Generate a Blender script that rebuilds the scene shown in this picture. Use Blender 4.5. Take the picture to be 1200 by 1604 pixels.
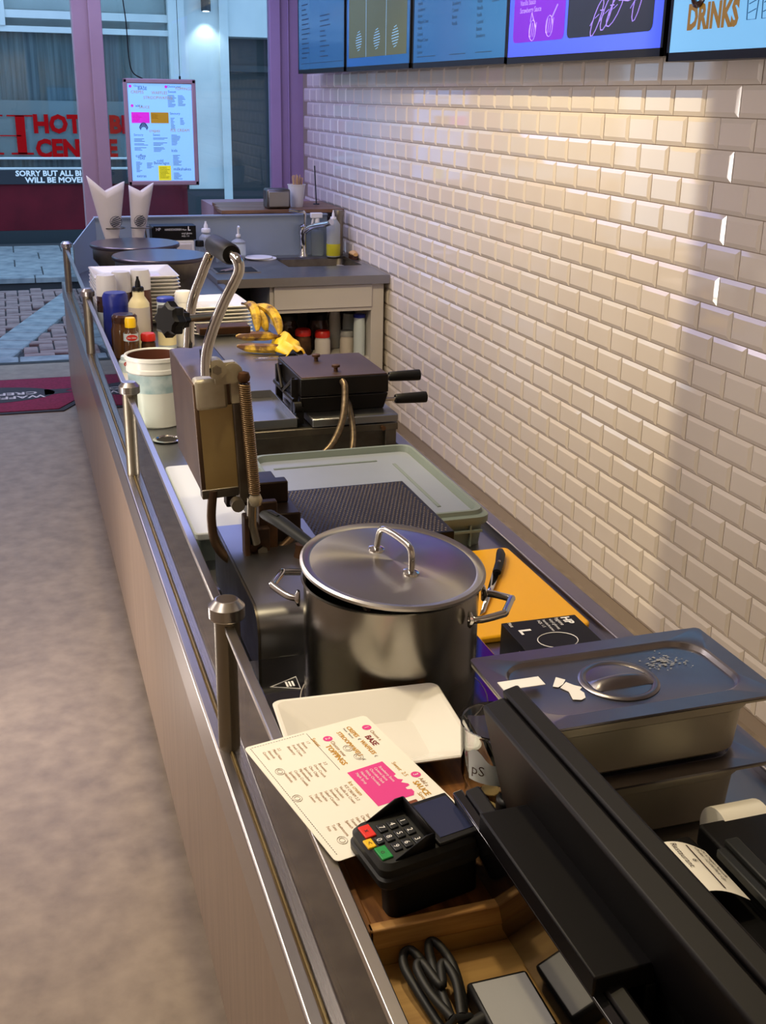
import bpy, math, random
from mathutils import Matrix, Vector
R = math.radians
random.seed(7)
for o in list(bpy.data.objects): bpy.data.objects.remove(o)
scene = bpy.context.scene
COL = scene.collection

# ---------------------------------------------------------------- camera
YAW, PITCH, ROLL, H = .31497, .35248, .01672, 1.70
cam_d = bpy.data.cameras.new('camera'); cam = bpy.data.objects.new('camera', cam_d); COL.objects.link(cam)
fw = Vector((math.sin(YAW)*math.cos(PITCH), math.cos(YAW)*math.cos(PITCH), -math.sin(PITCH)))
rt = Vector((math.cos(YAW), -math.sin(YAW), 0)); up = rt.cross(fw)
r2 = rt*math.cos(ROLL)+up*math.sin(ROLL); u2 = up*math.cos(ROLL)-rt*math.sin(ROLL)
cam.matrix_world = Matrix(((r2.x, u2.x, -fw.x, 0), (r2.y, u2.y, -fw.y, 0), (r2.z, u2.z, -fw.z, H), (0, 0, 0, 1)))
cam_d.sensor_fit = 'VERTICAL'; cam_d.sensor_height = 36; cam_d.lens = 39.687; cam_d.clip_start = .02
scene.camera = cam
# ---------------------------------------------------------------- light
vs = scene.view_settings
vs.view_transform = 'Standard'; vs.look = 'None'; vs.gamma = 1; vs.use_curve_mapping = False; vs.exposure = 0.0
w = bpy.data.worlds.new('dusk_sky'); scene.world = w; w.use_nodes = True
bg = w.node_tree.nodes['Background']; bg.inputs[0].default_value = (.27, .44, .68, 1); bg.inputs[1].default_value = 3.1

def spot(name, loc, target, power, color, angle, blend=.5, size=.05):
    d = bpy.data.lights.new(name, 'SPOT'); d.energy = power; d.color = color; d.spot_size = R(angle); d.spot_blend = blend; d.shadow_soft_size = size
    o = bpy.data.objects.new(name, d); COL.objects.link(o); o.location = loc
    o.rotation_euler = (Vector(target)-Vector(loc)).to_track_quat('-Z', 'Y').to_euler(); return o
def area(name, loc, target, power, color, sx, sy):
    d = bpy.data.lights.new(name, 'AREA'); d.energy = power; d.color = color; d.shape = 'RECTANGLE'; d.size = sx; d.size_y = sy
    o = bpy.data.objects.new(name, d); COL.objects.link(o); o.location = loc
    o.rotation_euler = (Vector(target)-Vector(loc)).to_track_quat('-Z', 'Y').to_euler(); return o
WARM = (1.0, .81, .47); NEUT = (1.0, .87, .70)
spot('track_spot_light', (.60, 3.60, 2.60), (1.9, 3.75, 1.25), 122, WARM, 112, .35, .006)
spot('ceiling_spot', (.36, 3.3, 2.62), (.55, 3.3, .8), 40, WARM, 84, .6, .04)
spot('ceiling_spot', (.30, 1.55, 2.62), (.5, 1.6, .8), 46, WARM, 110, .6, .05)
spot('ceiling_spot', (.25, 5.3, 2.62), (.6, 5.3, .8), 38, NEUT, 110, .6, .05)
spot('ceiling_spot', (-.3, 1.9, 2.62), (-.2, 1.9, 0), 50, NEUT, 120, .7, .05)
spot('ceiling_spot', (.5, -.3, 2.62), (.5, -1.3, .8), 70, WARM, 130, .6, .05)  # added unseen fill: lights the back wall so front-facing steel reflects brighter
area('soft_fill_panel', (-.7, 2.2, 2.62), (-.7, 2.2, 0), 30, (1, .88, .76), .6, 2.4)  # both soft panels are unseen, added to raise the ambient light
area('soft_fill_panel', (-.7, 5.6, 2.62), (-.7, 5.6, 0), 16, (1, .84, .86), .6, 1.8)
area('violet_led_panel', (.4, 6.5, 2.66), (.4, 6.5, 0), 50, (.38, .44, 1), 2.4, 1.9)
area('uplight_fill', (-1.68, 3.0, 2.25), (-.9, 3.0, 2.7), 66, (1, .91, .86), .08, 7.0)  # added uplight without a fixture, brightens the ceiling for fill and steel reflections

# ---------------------------------------------------------------- helpers
def lin(c):
    return tuple(((v/255)/12.92 if v/255 <= .04045 else ((v/255+.055)/1.055)**2.4) for v in c)
def mat(name, c, rough=.5, metal=0, c2=None, scale=8, stretch=(1, 1, 1), bump=0, bscale=None, bstretch=None, trans=0, ior=1.45, emit=0, coat=0, spec=.5, lo=.35, hi=.65, alpha=1, rvar=0, detail=4):
    m = bpy.data.materials.new(name); m.use_nodes = True; nt = m.node_tree; b = nt.nodes['Principled BSDF']
    c = (*lin(c), 1); b.inputs['Base Color'].default_value = c; b.inputs['Roughness'].default_value = rough; b.inputs['Metallic'].default_value = metal
    b.inputs['Transmission Weight'].default_value = trans; b.inputs['IOR'].default_value = ior; b.inputs['Coat Weight'].default_value = coat
    b.inputs['Specular IOR Level'].default_value = spec; b.inputs['Alpha'].default_value = alpha
    if emit: b.inputs['Emission Color'].default_value = c; b.inputs['Emission Strength'].default_value = emit
    def noise(sc, st):
        tc = nt.nodes.new('ShaderNodeTexCoord'); mp = nt.nodes.new('ShaderNodeMapping'); mp.inputs['Scale'].default_value = st
        n = nt.nodes.new('ShaderNodeTexNoise'); n.inputs['Scale'].default_value = sc; n.inputs['Detail'].default_value = detail
        nt.links.new(tc.outputs['Object'], mp.inputs[0]); nt.links.new(mp.outputs[0], n.inputs[0]); return n
    if c2 or rvar:
        n = noise(scale, stretch)
        if c2:
            rp = nt.nodes.new('ShaderNodeValToRGB'); rp.color_ramp.elements[0].position = lo; rp.color_ramp.elements[1].position = hi
            rp.color_ramp.elements[0].color = c; rp.color_ramp.elements[1].color = (*lin(c2), 1)
            nt.links.new(n.outputs[0], rp.inputs[0]); nt.links.new(rp.outputs[0], b.inputs['Base Color'])
            if emit: nt.links.new(rp.outputs[0], b.inputs['Emission Color'])
        if rvar:
            mr = nt.nodes.new('ShaderNodeMapRange'); mr.inputs[3].default_value = max(.02, rough-rvar); mr.inputs[4].default_value = rough+rvar
            nt.links.new(n.outputs[0], mr.inputs[0]); nt.links.new(mr.outputs[0], b.inputs['Roughness'])
    if bump:
        n2 = noise(bscale or scale, bstretch or stretch); bp = nt.nodes.new('ShaderNodeBump'); bp.inputs['Strength'].default_value = bump; bp.inputs['Distance'].default_value = .002
        nt.links.new(n2.outputs[0], bp.inputs['Height']); nt.links.new(bp.outputs[0], b.inputs['Normal'])
    return m
M = {}
def mk(n, *a, **k): M[n] = mat(n, *a, **k)
mk('floor', (150, 135, 116), .40, c2=(122, 108, 92), scale=16, detail=10, lo=.28, hi=.74, bump=.05, bscale=60)
mk('tile', (226, 216, 204), .05, c2=(218, 207, 196), scale=2, bump=.012, bscale=18, spec=.6)
mk('grout', (158, 142, 124), .85)
mk('plaster', (200, 190, 184), .8)
mk('paint_pink', (172, 142, 146), .45, c2=(162, 132, 138), scale=3)
mk('paint_lilac', (164, 138, 170), .5, c2=(156, 130, 162), scale=3)
mk('steel', (180, 175, 170), .28, 1)
mk('steel_y', (182, 176, 172), .30, 1)
mk('steel_dark', (120, 114, 104), .38, 1, scale=14, rvar=.08, c2=(98, 92, 84))
mk('steel_plate', (150, 150, 152), .32, 1, scale=6, rvar=.07)
mk('steel_pan', (150, 146, 150), .30, 1, scale=5, rvar=.08, c2=(132, 128, 134))
mk('chrome', (205, 203, 200), .10, 1)
mk('post_steel', (142, 134, 118), .40, 1)
mk('pot', (150, 146, 138), .24, 1, scale=20, stretch=(1, 1, 30), rvar=.05)
mk('laminate', (150, 130, 112), .35, c2=(136, 116, 100), scale=3, stretch=(1, 14, .6), detail=3, bump=.02)
mk('plinth', (34, 28, 25), .6)
mk('black', (9, 8, 9), .48, spec=.3); mk('steel_body', (172, 168, 152), .40, .72, scale=6, rvar=.06)
mk('black_gloss', (12, 12, 14), .08, coat=.4)
mk('black_purple', (9, 7, 9), .5, spec=.25)
mk('rubber', (20, 20, 20), .55)
mk('charcoal', (34, 35, 34), .5, spec=.35); mk('dark_green', (14, 17, 15), .5, spec=.3); mk('sheath', (112, 98, 78), .4, .8, c2=(84, 70, 54), scale=90); mk('splash', (150, 164, 178), .4, .35)
mk('iron', (52, 38, 30), .42, .55, c2=(30, 22, 18), scale=9, bump=.06, bscale=40)
mk('iron_black', (26, 21, 18), .40, .5, c2=(15, 12, 11), scale=9, bump=.08, bscale=50)
mk('iron_top', (78, 60, 52), .45, .6, c2=(56, 42, 36), scale=5)
mk('gold_steel', (168, 146, 98), .36, .35, c2=(140, 116, 72), scale=6, rvar=.08)
mk('brown_steel', (112, 90, 70), .36, .6, c2=(74, 56, 42), scale=5)
mk('rust', (92, 62, 38), .55, .6, c2=(50, 34, 24), scale=14)
mk('spring', (150, 126, 94), .35, .9)
mk('grid', (66, 57, 55), .34, .4)
mk('cast_silver', (206, 200, 180), .4, .45, c2=(168, 158, 134), scale=12, bump=.1, bscale=60)
mk('white_china', (236, 232, 222), .14, coat=.2)
mk('white_plastic', (228, 226, 220), .4)
mk('melamine', (196, 190, 184), .45)
mk('cream', (226, 214, 168), .35)
mk('crate', (122, 132, 124), .45, c2=(114, 124, 116), scale=4)
mk('crate_in', (138, 144, 152), .3, c2=(130, 136, 144), scale=3)
mk('pale_tray', (214, 216, 212), .35)
mk('yellow', (238, 172, 18), .42, bump=.04, bscale=80)
mk('wood', (146, 96, 44), .42, c2=(84, 50, 22), scale=6, stretch=(10, 1.2, 10), detail=6, bump=.08)
mk('wood_light', (176, 138, 76), .45, c2=(150, 112, 58), scale=5, stretch=(1, 12, 8))
mk('wood_edge', (190, 146, 84), .45, c2=(150, 104, 54), scale=8, stretch=(1, 12, 12))
mk('board_wood', (132, 96, 66), .4, c2=(96, 66, 44), scale=5, stretch=(1, 10, 10))
mk('paper', (240, 236, 222), .6)
mk('kraft', (212, 206, 202), .7, c2=(200, 192, 188), scale=4)
mk('stick', (206, 164, 108), .6)
mk('brown_ink', (158, 112, 62), .6); mk('gold_ink', (198, 146, 44), .6); mk('pink_ink', (224, 62, 142), .6)
mk('choc_ink', (122, 62, 38), .6); mk('dark_ink', (58, 40, 34), .6); mk('grey_ink', (196, 186, 176), .6); mk('maroon_ink', (128, 40, 44), .6); mk('white_ink', (244, 242, 238), .5)
mk('red_key', (226, 44, 30), .4); mk('yellow_key', (240, 190, 20), .4); mk('green_key', (24, 142, 66), .4); mk('key', (22, 25, 30), .4)
mk('screen_off', (44, 50, 78), .12, coat=.3)
mk('blue_cap', (30, 44, 140), .35); mk('red_cap', (188, 36, 26), .35); mk('yellow_cap', (244, 196, 20), .35)
mk('syrup', (84, 52, 26), .15, coat=.4); mk('choc_jar', (62, 36, 24), .2, coat=.3); mk('bottle_label', (206, 218, 222), .4)
mk('choc_paste', (92, 52, 36), .35); mk('bucket', (226, 226, 216), .3); mk('bucket_label', (156, 182, 186), .4, c2=(196, 210, 210), scale=30)
mk('banana', (216, 176, 50), .5, c2=(92, 60, 28), scale=18, lo=.42, hi=.60)
mk('peel', (240, 206, 40), .5, c2=(206, 160, 34), scale=6)
mk('crepe_top', (96, 90, 98), .28, .8, c2=(84, 78, 86), scale=4)
mk('dark_red', (100, 20, 32), .5, c2=(84, 16, 27), scale=3, spec=.2)
mk('red_letter', (170, 10, 14), .6, spec=.05)
mk('stone', (146, 150, 150), .8, c2=(112, 118, 122), scale=7, bump=.3, bscale=30)
mk('brick', (150, 124, 118), .85, c2=(116, 92, 88), scale=5, bump=.3, bscale=40)
mk('asphalt', (60, 60, 62), .9)
mk('facade_white', (206, 210, 208), .7, c2=(190, 196, 196), scale=2)
mk('facade_dark', (40, 48, 52), .35)
mk('curtain', (150, 164, 168), .7, c2=(112, 126, 132), scale=3.2, stretch=(9, 1, .25))
mk('frost', (164, 176, 178), .5)
mk('banner', (38, 42, 48), .5)
mk('mat_red', (126, 26, 58), .95, c2=(104, 20, 46), scale=60, bump=.5, bscale=300)
mk('mat_edge', (46, 44, 46), .8)
mk('screen_blue', (46, 92, 128), .12, emit=.42); mk('screen_blue2', (44, 92, 148), .12, emit=.5)
mk('screen_violet', (62, 78, 232), .15, emit=.75); mk('screen_white', (116, 178, 226), .15, emit=.72)
mk('scr_olive', (92, 96, 60), .3, emit=.3); mk('scr_purple', (92, 8, 178), .3, emit=.6); mk('scr_black', (26, 20, 28), .3)
mk('scr_ink', (34, 58, 84), .4); mk('scr_gold', (150, 112, 24), .4, emit=.3); mk('scr_line', (150, 130, 235), .4, emit=.7); mk('scr_lt', (140, 190, 220), .4, emit=.5)
mk('lightbox', (130, 186, 244), .4, emit=.78); mk('lb_pink', (206, 40, 190), .4, emit=.6); mk('lb_gold', (170, 130, 30), .4, emit=.45); mk('lb_yellow', (214, 206, 40), .4, emit=.6); mk('lb_ink', (70, 90, 130), .5)
mk('warm_lamp', (225, 245, 255), .4, emit=5)
mk('liquid', (196, 190, 50), .2); mk('cloudy', (206, 212, 212), .3, trans=.5); mk('clear_plastic', (225, 232, 232), .12, trans=.9, ior=1.2)
mk('foil_grey', (150, 150, 150), .4)
mk('lip_steel', (140, 136, 146), .35, 1, scale=5, rvar=.06)
def glassmat(name, tint=(1, 1, 1), rough=0):
    m = bpy.data.materials.new(name); m.use_nodes = True; nt = m.node_tree; nt.nodes.clear()
    o = nt.nodes.new('ShaderNodeOutputMaterial'); t = nt.nodes.new('ShaderNodeBsdfTransparent'); t.inputs[0].default_value = (*tint, 1)
    g = nt.nodes.new('ShaderNodeBsdfGlossy'); g.inputs['Roughness'].default_value = rough; fr = nt.nodes.new('ShaderNodeFresnel'); fr.inputs[0].default_value = 1.5
    mx = nt.nodes.new('ShaderNodeMixShader'); nt.links.new(fr.outputs[0], mx.inputs[0]); nt.links.new(t.outputs[0], mx.inputs[1]); nt.links.new(g.outputs[0], mx.inputs[2]); nt.links.new(mx.outputs[0], o.inputs[0]); M[name] = m
glassmat('pane', (.93, .97, .97)); glassmat('screen_glass', (.86, .92, .88))
m = mat('tumbler', (240, 244, 244), .02, trans=1, ior=1.45); M['tumbler'] = m
m = mat('lid_steel', (176, 172, 168), .3, 1); M['lid_steel'] = m
tn = m.node_tree.nodes.new('ShaderNodeTangent'); tn.direction_type = 'RADIAL'; tn.axis = 'Z'; pb = m.node_tree.nodes['Principled BSDF']; pb.inputs['Anisotropic'].default_value = .85
m.node_tree.links.new(tn.outputs[0], pb.inputs['Tangent'])
mk('glass_edge', (120, 150, 130), .2)

class MB:
    def __init__(s, T=None): s.v = []; s.f = []; s.T = T or Matrix()
    def add(s, vs, fs):
        b = len(s.v); s.v += [s.T @ Vector(v) for v in vs]; s.f += [tuple(b+i for i in f) for f in fs]; return s
    def box(s, x0, x1, y0, y1, z0, z1):
        return s.add([(x0,y0,z0),(x1,y0,z0),(x1,y1,z0),(x0,y1,z0),(x0,y0,z1),(x1,y0,z1),(x1,y1,z1),(x0,y1,z1)],
                     [(3,2,1,0),(4,5,6,7),(0,1,5,4),(1,2,6,5),(2,3,7,6),(3,0,4,7)])
    def frustum(s, b, t, z0, z1):   # b,t = (x0,x1,y0,y1)
        return s.add([(b[0],b[2],z0),(b[1],b[2],z0),(b[1],b[3],z0),(b[0],b[3],z0),(t[0],t[2],z1),(t[1],t[2],z1),(t[1],t[3],z1),(t[0],t[3],z1)],
                     [(3,2,1,0),(4,5,6,7),(0,1,5,4),(1,2,6,5),(2,3,7,6),(3,0,4,7)])
    def prism(s, poly, z0, z1):
        n = len(poly); return s.add([(x,y,z0) for x,y in poly]+[(x,y,z1) for x,y in poly], [tuple(range(n))[::-1], tuple(range(n,2*n))]+[(i,(i+1)%n,n+(i+1)%n,n+i) for i in range(n)])
    def lathe(s, prof, c=(0,0,0), n=28, cap0=True, cap1=True):
        vs = []; k = len(prof)
        for r, z in prof:
            for i in range(n):
                a = 2*math.pi*i/n; vs.append((c[0]+r*math.cos(a), c[1]+r*math.sin(a), c[2]+z))
        fs = [(j*n+i, j*n+(i+1)%n, (j+1)*n+(i+1)%n, (j+1)*n+i) for j in range(k-1) for i in range(n)]
        if cap0: fs.append(tuple(range(n))[::-1])
        if cap1: fs.append(tuple((k-1)*n+i for i in range(n)))
        return s.add(vs, fs)
    def tube(s, pts, r, n=10, closed=False, cap=True, flat=1):
        pts = [Vector(p) for p in pts]; k = len(pts); vs = []; prev = None
        for i, p in enumerate(pts):
            if closed: d = pts[(i+1) % k]-pts[i-1]
            else: d = pts[min(i+1, k-1)]-pts[max(i-1, 0)]
            d.normalize()
            if prev is None:
                a = Vector((0, 0, 1)) if abs(d.z) < .9 else Vector((1, 0, 0)); a = (a-d*a.dot(d)).normalized()
            else: a = (prev-d*prev.dot(d)).normalized()
            prev = a; b = d.cross(a); rr = r[i] if isinstance(r, (list, tuple)) else r
            for j in range(n):
                t = 2*math.pi*j/n; vs.append(p+a*rr*math.cos(t)*flat+b*rr*math.sin(t))
        fs = [(i*n+j, i*n+(j+1) % n, ((i+1) % k)*n+(j+1) % n, ((i+1) % k)*n+j) for i in range(k if closed else k-1) for j in range(n)]
        if cap and not closed: fs += [tuple(range(n))[::-1], tuple((k-1)*n+j for j in range(n))]
        return s.add(vs, fs)
    def cyl(s, p0, p1, r, n=16): return s.tube([p0, p1], r, n)
    def quad(s, a, b, c, d): return s.add([a, b, c, d], [(0, 1, 2, 3)])
    def grid(s, fn, nu, nv):
        vs = [fn(i/nu, j/nv) for j in range(nv+1) for i in range(nu+1)]
        return s.add(vs, [(j*(nu+1)+i, j*(nu+1)+i+1, (j+1)*(nu+1)+i+1, (j+1)*(nu+1)+i) for j in range(nv) for i in range(nu)])
    def text(s, body, size, frame, align='LEFT', sx=1, bold=0):
        """frame: function (u,v)->3D point, u reading direction, v up"""
        cu = bpy.data.curves.new('t', 'FONT'); cu.body = body; cu.size = size; cu.align_x = align; cu.resolution_u = 2; cu.offset = bold
        o = bpy.data.objects.new('t', cu); me = bpy.data.meshes.new_from_object(o)
        s.add([frame(v.co.x*sx, v.co.y) for v in me.vertices], [tuple(p.vertices) for p in me.polygons])
        bpy.data.objects.remove(o); bpy.data.curves.remove(cu); bpy.data.meshes.remove(me); return s
def smooth_pts(pts, n=6, closed=False):
    P = [Vector(p) for p in pts]; out = []; k = len(P)
    for i in range(k if closed else k-1):
        g = (lambda j: P[j % k]) if closed else (lambda j: P[max(0, min(k-1, j))])
        a, b, c, d = g(i-1), g(i), g(i+1), g(i+2)
        for j in range(n):
            t = j/n; out.append(.5*((2*b)+(c-a)*t+(2*a-5*b+4*c-d)*t*t+(3*b-a-3*c+d)*t**3))
    if not closed: out.append(P[-1])
    return out
def rrect(x0, x1, y0, y1, r, n=5):
    out = []
    for cx, cy, a0 in ((x1-r, y1-r, 0), (x0+r, y1-r, 90), (x0+r, y0+r, 180), (x1-r, y0+r, 270)):
        for i in range(n+1):
            a = R(a0+90*i/n); out.append((cx+r*math.cos(a), cy+r*math.sin(a)))
    return out
def loft(mb, rings, cap0=True, cap1=True):
    n = len(rings[0]); vs = [p for r in rings for p in r]
    fs = [(j*n+i, j*n+(i+1) % n, (j+1)*n+(i+1) % n, (j+1)*n+i) for j in range(len(rings)-1) for i in range(n)]
    if cap0: fs.append(tuple(range(n))[::-1])
    if cap1: fs.append(tuple((len(rings)-1)*n+i for i in range(n)))
    return mb.add(vs, fs)
def mesh_of(name, mb, material, origin, sharp=40):
    me = bpy.data.meshes.new(name); me.from_pydata([tuple(v-origin) for v in mb.v], [], mb.f); me.validate()
    me.polygons.foreach_set('use_smooth', [True]*len(me.polygons)); me.set_sharp_from_angle(angle=R(sharp)); me.update()
    me.materials.append(M[material]); return me
def base_of(mb):
    xs = [v.x for v in mb.v]; ys = [v.y for v in mb.v]; zs = [v.z for v in mb.v]
    return Vector(((min(xs)+max(xs))/2, (min(ys)+max(ys))/2, min(zs)))
def wloc(o):
    p = Vector((0, 0, 0))
    while o: p += o.location; o = o.parent
    return p
def bevel(o, wd, seg=2):
    b = o.modifiers.new('bevel', 'BEVEL'); b.width = wd; b.segments = seg; b.limit_method = 'ANGLE'; b.angle_limit = R(35); return o
def part(parent, name, mb, material, bev=0, label=None, sharp=40, solid=0, seg=2):
    """mesh built in world coordinates, stored relative to its parent"""
    p = wloc(parent) if parent else base_of(mb)
    o = bpy.data.objects.new(name, mesh_of(name, mb, material, p, sharp)); COL.objects.link(o)
    if parent: o.parent = parent
    else: o.location = p
    if solid: s = o.modifiers.new('thick', 'SOLIDIFY'); s.thickness = solid; s.offset = 0
    if bev: bevel(o, bev, seg)
    if label: o['label'] = label
    return o
def tag(o, label, cat, group=None):
    o['label'] = label; o['category'] = cat
    if group: o['group'] = group
    return o
def thing(name, label, cat, loc, group=None):
    o = bpy.data.objects.new(name, None); COL.objects.link(o); o.location = loc; o.empty_display_size = .05; return tag(o, label, cat, group)
def single(name, mb, material, label, cat, group=None, **k): return tag(part(None, name, mb, material, **k), label, cat, group)
def struct(name, mb, material, parent=None, **k):
    o = part(parent, name, mb, material, **k); o['kind'] = 'structure'; return o
def frame3(o, u, v):
    o, u, v = Vector(o), Vector(u).normalized(), Vector(v).normalized()
    return lambda a, b: o+u*a+v*b
def rot(loc, rz=0, rx=0, ry=0):
    return Matrix.Translation(loc) @ Matrix.Rotation(rz, 4, 'Z') @ Matrix.Rotation(ry, 4, 'Y') @ Matrix.Rotation(rx, 4, 'X')

# ================================================================ SETTING
XW, YF = 1.9026, 7.70     # tiled wall plane, shop front plane
struct('floor', MB().box(-1.8, XW+.2, -1.4, YF+.02, -.1, 0), 'floor')
struct('ceiling', MB().box(-1.8, XW+.2, -1.4, YF+.1, 2.7, 2.8), 'plaster')
struct('wall_left', MB().box(-1.9, -1.8, -1.4, YF, -.1, 2.8), 'plaster')
struct('wall_back', MB().box(-1.9, XW+.2, -1.5, -1.4, -.1, 2.8), 'plaster')
wall = struct('wall_right', MB().box(XW, XW+.2, -1.4, YF+.1, -.1, 2.8), 'grout')
TU, TV = .1672, .0847; U0, V0 = 3.2016, 1.7451
def tile_mb(y, z, mb):
    a, b, g, bv = TU/2-.0012, TV/2-.0012, 0, .0125
    x0, x1, x2 = XW+.001, XW-.0035, XW-.0095
    vs = [(x0,y-a,z-b),(x0,y+a,z-b),(x0,y+a,z+b),(x0,y-a,z+b),(x1,y-a,z-b),(x1,y+a,z-b),(x1,y+a,z+b),(x1,y-a,z+b),
          (x2,y-a+bv,z-b+bv),(x2,y+a-bv,z-b+bv),(x2,y+a-bv,z+b-bv),(x2,y-a+bv,z+b-bv)]
    fs = [(8,11,10,9)]
    for k in (0, 4):
        for i in range(4): j = (i+1) % 4; fs.append((k+i, k+4+i, k+4+j, k+j))
    return mb.add(vs, fs)
tiles = []
for k in range(-8, 22):
    z = V0-(k-.5)*TV
    if z-TV/2 < -.03 or z > 2.66: continue
    off = 0 if k % 2 == 0 else .5
    u = -27
    while True:
        y = U0-(u+.5+off)*TU
        u += 1
        if y > YF-TU/2+.001: continue
        if y < -1.3: break
        tiles.append((y, z))
def seen(y, z):
    d = Vector((XW, y, z-H)); f = d.dot(fw)
    if f < .1: return None
    px, py = 600+1768.3*d.dot(r2)/f, 802-1768.3*d.dot(u2)/f
    return f if -10 < px < 1215 and 85 < py < 1200 and z > .32 else None
ranked = sorted([(seen(y, z), y, z) for y, z in tiles if seen(y, z)], key=lambda t: t[0])
near = set((y, z) for _, y, z in ranked[:300])
tmesh = mesh_of('tile', tile_mb(0, 0, MB()), 'tile', Vector((0, 0, 0)), 20)
wp = wloc(wall)
for y, z in tiles:
    if (y, z) in near:
        o = bpy.data.objects.new('tile', tmesh); COL.objects.link(o); o.parent = wall; o.location = Vector((random.uniform(-.0004, .0004), y, z))-wp
rest = MB()
for y, z in tiles:
    if (y, z) not in near: tile_mb(y, z, rest)
o = part(wall, 'tiles', rest, 'tile', sharp=20); o['kind'] = 'stuff'

# shop front: posts, frames, sill, glass
struct('wall_front', MB().box(-1.9, XW+.2, YF, YF+.12, 2.62, 2.9).box(-1.9, -1.25, YF, YF+.12, -.1, 2.62).box(.62, XW+.2, YF, YF+.12, -.1, .86), 'paint_pink')
win = struct('window_1', MB().box(.465, .625, YF-.02, YF+.12, -.05, 2.62).box(.56, .64, YF-.05, YF+.02, -.05, 2.62), 'paint_pink', bev=.006)
part(win, 'window_frame', MB().box(1.70, XW+.01, YF-.02, YF+.12, .8, 2.62).box(1.68, 1.75, YF-.05, YF, .8, 2.62).box(1.80, 1.81, YF-.035, YF, .8, 2.62), 'paint_lilac', bev=.006)
part(win, 'window_sill', MB().box(.62, 1.75, YF-.08, YF+.10, .84, .90), 'paint_pink', bev=.006)
part(win, 'window_pane', MB().box(.62, 1.71, YF+.04, YF+.05, .90, 2.62), 'pane')
struct('trim_2', MB().box(-1.25, .47, YF+.02, YF+.09, -.05, .002), 'plinth')   # door threshold

# entrance mat
mt = thing('entrance_mat', 'dark red entrance mat with a shop emblem by the doorway', 'mat', (-.25, 6.85, 0))
part(mt, 'mat_border', MB().prism([(-.95, 6.44), (.19, 6.44), (.34, 6.72), (.34, 7.27), (-.95, 7.27)], .001, .007), 'mat_edge')
part(mt, 'mat_pile', MB().prism([(-.92, 6.475), (.165, 6.475), (.318, 6.75), (.318, 7.245), (-.92, 7.245)], .004, .011), 'mat_red')
em = MB(); em.prism([(-.3+.46*math.cos(a*.196), 6.86+.2*math.sin(a*.196)) for a in range(32)], .0115, .0122)
for sgn in (1, -1): em.prism([(-.3+sgn*.40, 6.80), (-.3+sgn*.56, 6.84), (-.3+sgn*.52, 6.88), (-.3+sgn*.57, 6.93), (-.3+sgn*.40, 6.94)][::sgn], .0115, .0122)
part(mt, 'emblem', em, 'mat_edge')
fr = lambda a, b: Vector((.10-a, 6.93-b, .0128))
part(mt, 'lettering', MB().text('CREPES', .085, lambda a, b: Vector((.06-a, 6.90-b, .0128)), sx=1.15, bold=.002).text('WAFFLES', .085, lambda a, b: Vector((.10-a, 6.81-b, .0128)), sx=1.1, bold=.002), 'grey_ink')

# ================================================================ STREET
street = struct('street_pavement', MB().box(-3, 6, YF+.10, 11.1, -.3, -.045), 'asphalt')
stm = {}
def slab(parent, name, x, y, lx, ly, zt, material, rz=0):
    key = (name, round(lx, 3), round(ly, 3))
    if key not in stm:
        c = .006; stm[key] = mesh_of(name, MB().box(-lx/2, lx/2, -ly/2, ly/2, -.05, -c).frustum((-lx/2, lx/2, -ly/2, ly/2), (-lx/2+c, lx/2-c, -ly/2+c, ly/2-c), -c, 0), material, Vector((0, 0, 0)), 20)
    o = bpy.data.objects.new(name, stm[key]); COL.objects.link(o); o.parent = parent; o.location = Vector((x, y, zt))-wloc(parent); o.rotation_euler = (0, 0, rz); return o
for i in range(6): slab(street, 'kerb_stone', -2.2+i*.62, 7.91, .61, .20, -.010, 'stone')
# diagonal strip of grey stones
def strip_x(y): return -.19+(y-8.05)*.273-.02
yy = 8.05
while yy < 11.05:
    slab(street, 'paving_stone', strip_x(yy+.14), yy+.14, .26, .27, -.016, 'stone', R(-15)); yy += .282
for j in range(28):
    for i in range(-10, 24):
        c_ = .108; k = (i-j) % 4; bx, by = i*c_, 8.06+j*c_
        if k == 0: x, y, lx, ly = bx+c_, by+c_/2, 2*c_, c_
        elif k == 2: x, y, lx, ly = bx+c_/2, by, c_, 2*c_
        else: continue
        if y > 11.0 or y < 8.08 or abs(x-strip_x(y)) < .13 or x < -.35 or x > .95: continue
        slab(street, 'brick', x, y, lx-.010, ly-.010, -.024+random.uniform(-.004, .003), 'brick')
side = struct('sidewalk', MB().box(-4, 8, 11.15, 13.9, -.3, .055), 'asphalt')
for i in range(12): slab(side, 'kerb_stone', -2+i*.62, 11.2, .61, .16, .066, 'stone')
for j in range(4):
    for i in range(9): slab(side, 'paving_stone', -1.0+i*.5+(.25 if j % 2 else 0), 11.6+j*.55, .49, .54, .066, 'stone')

# hotel across the street
YH = 13.87
hot = thing('hotel_building', 'hotel front across the street with white window frames and dark red base', 'building', (1, YH, 0))
part(hot, 'wall', MB().box(-4, 1.95, YH+.25, YH+.6, -.1, 6).box(2.05, 2.56, YH+.02, YH+.6, .62, 6).box(3.25, 8, YH+.02, YH+.6, -.1, 6).box(2.5, 3.3, YH+.02, YH+.6, 2.32, 6).box(-4, 8, YH+.02, YH+.6, 3.6, 6), 'facade_white')
part(hot, 'base', MB().box(-4, 2.02, YH-.02, YH+.3, .20, .72), 'dark_red')
part(hot, 'base', MB().box(2.02, 2.56, YH-.01, YH+.3, .0, .64), 'facade_dark')
part(hot, 'plinth', MB().box(-4, 2.6, YH-.06, YH+.3, .0, .20), 'facade_dark')
part(hot, 'curtain', MB().grid(lambda u, v: Vector((-4+5.9*u, YH+.2+.02*math.sin(u*260), .75+1.6*v)), 240, 1), 'curtain')
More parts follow.
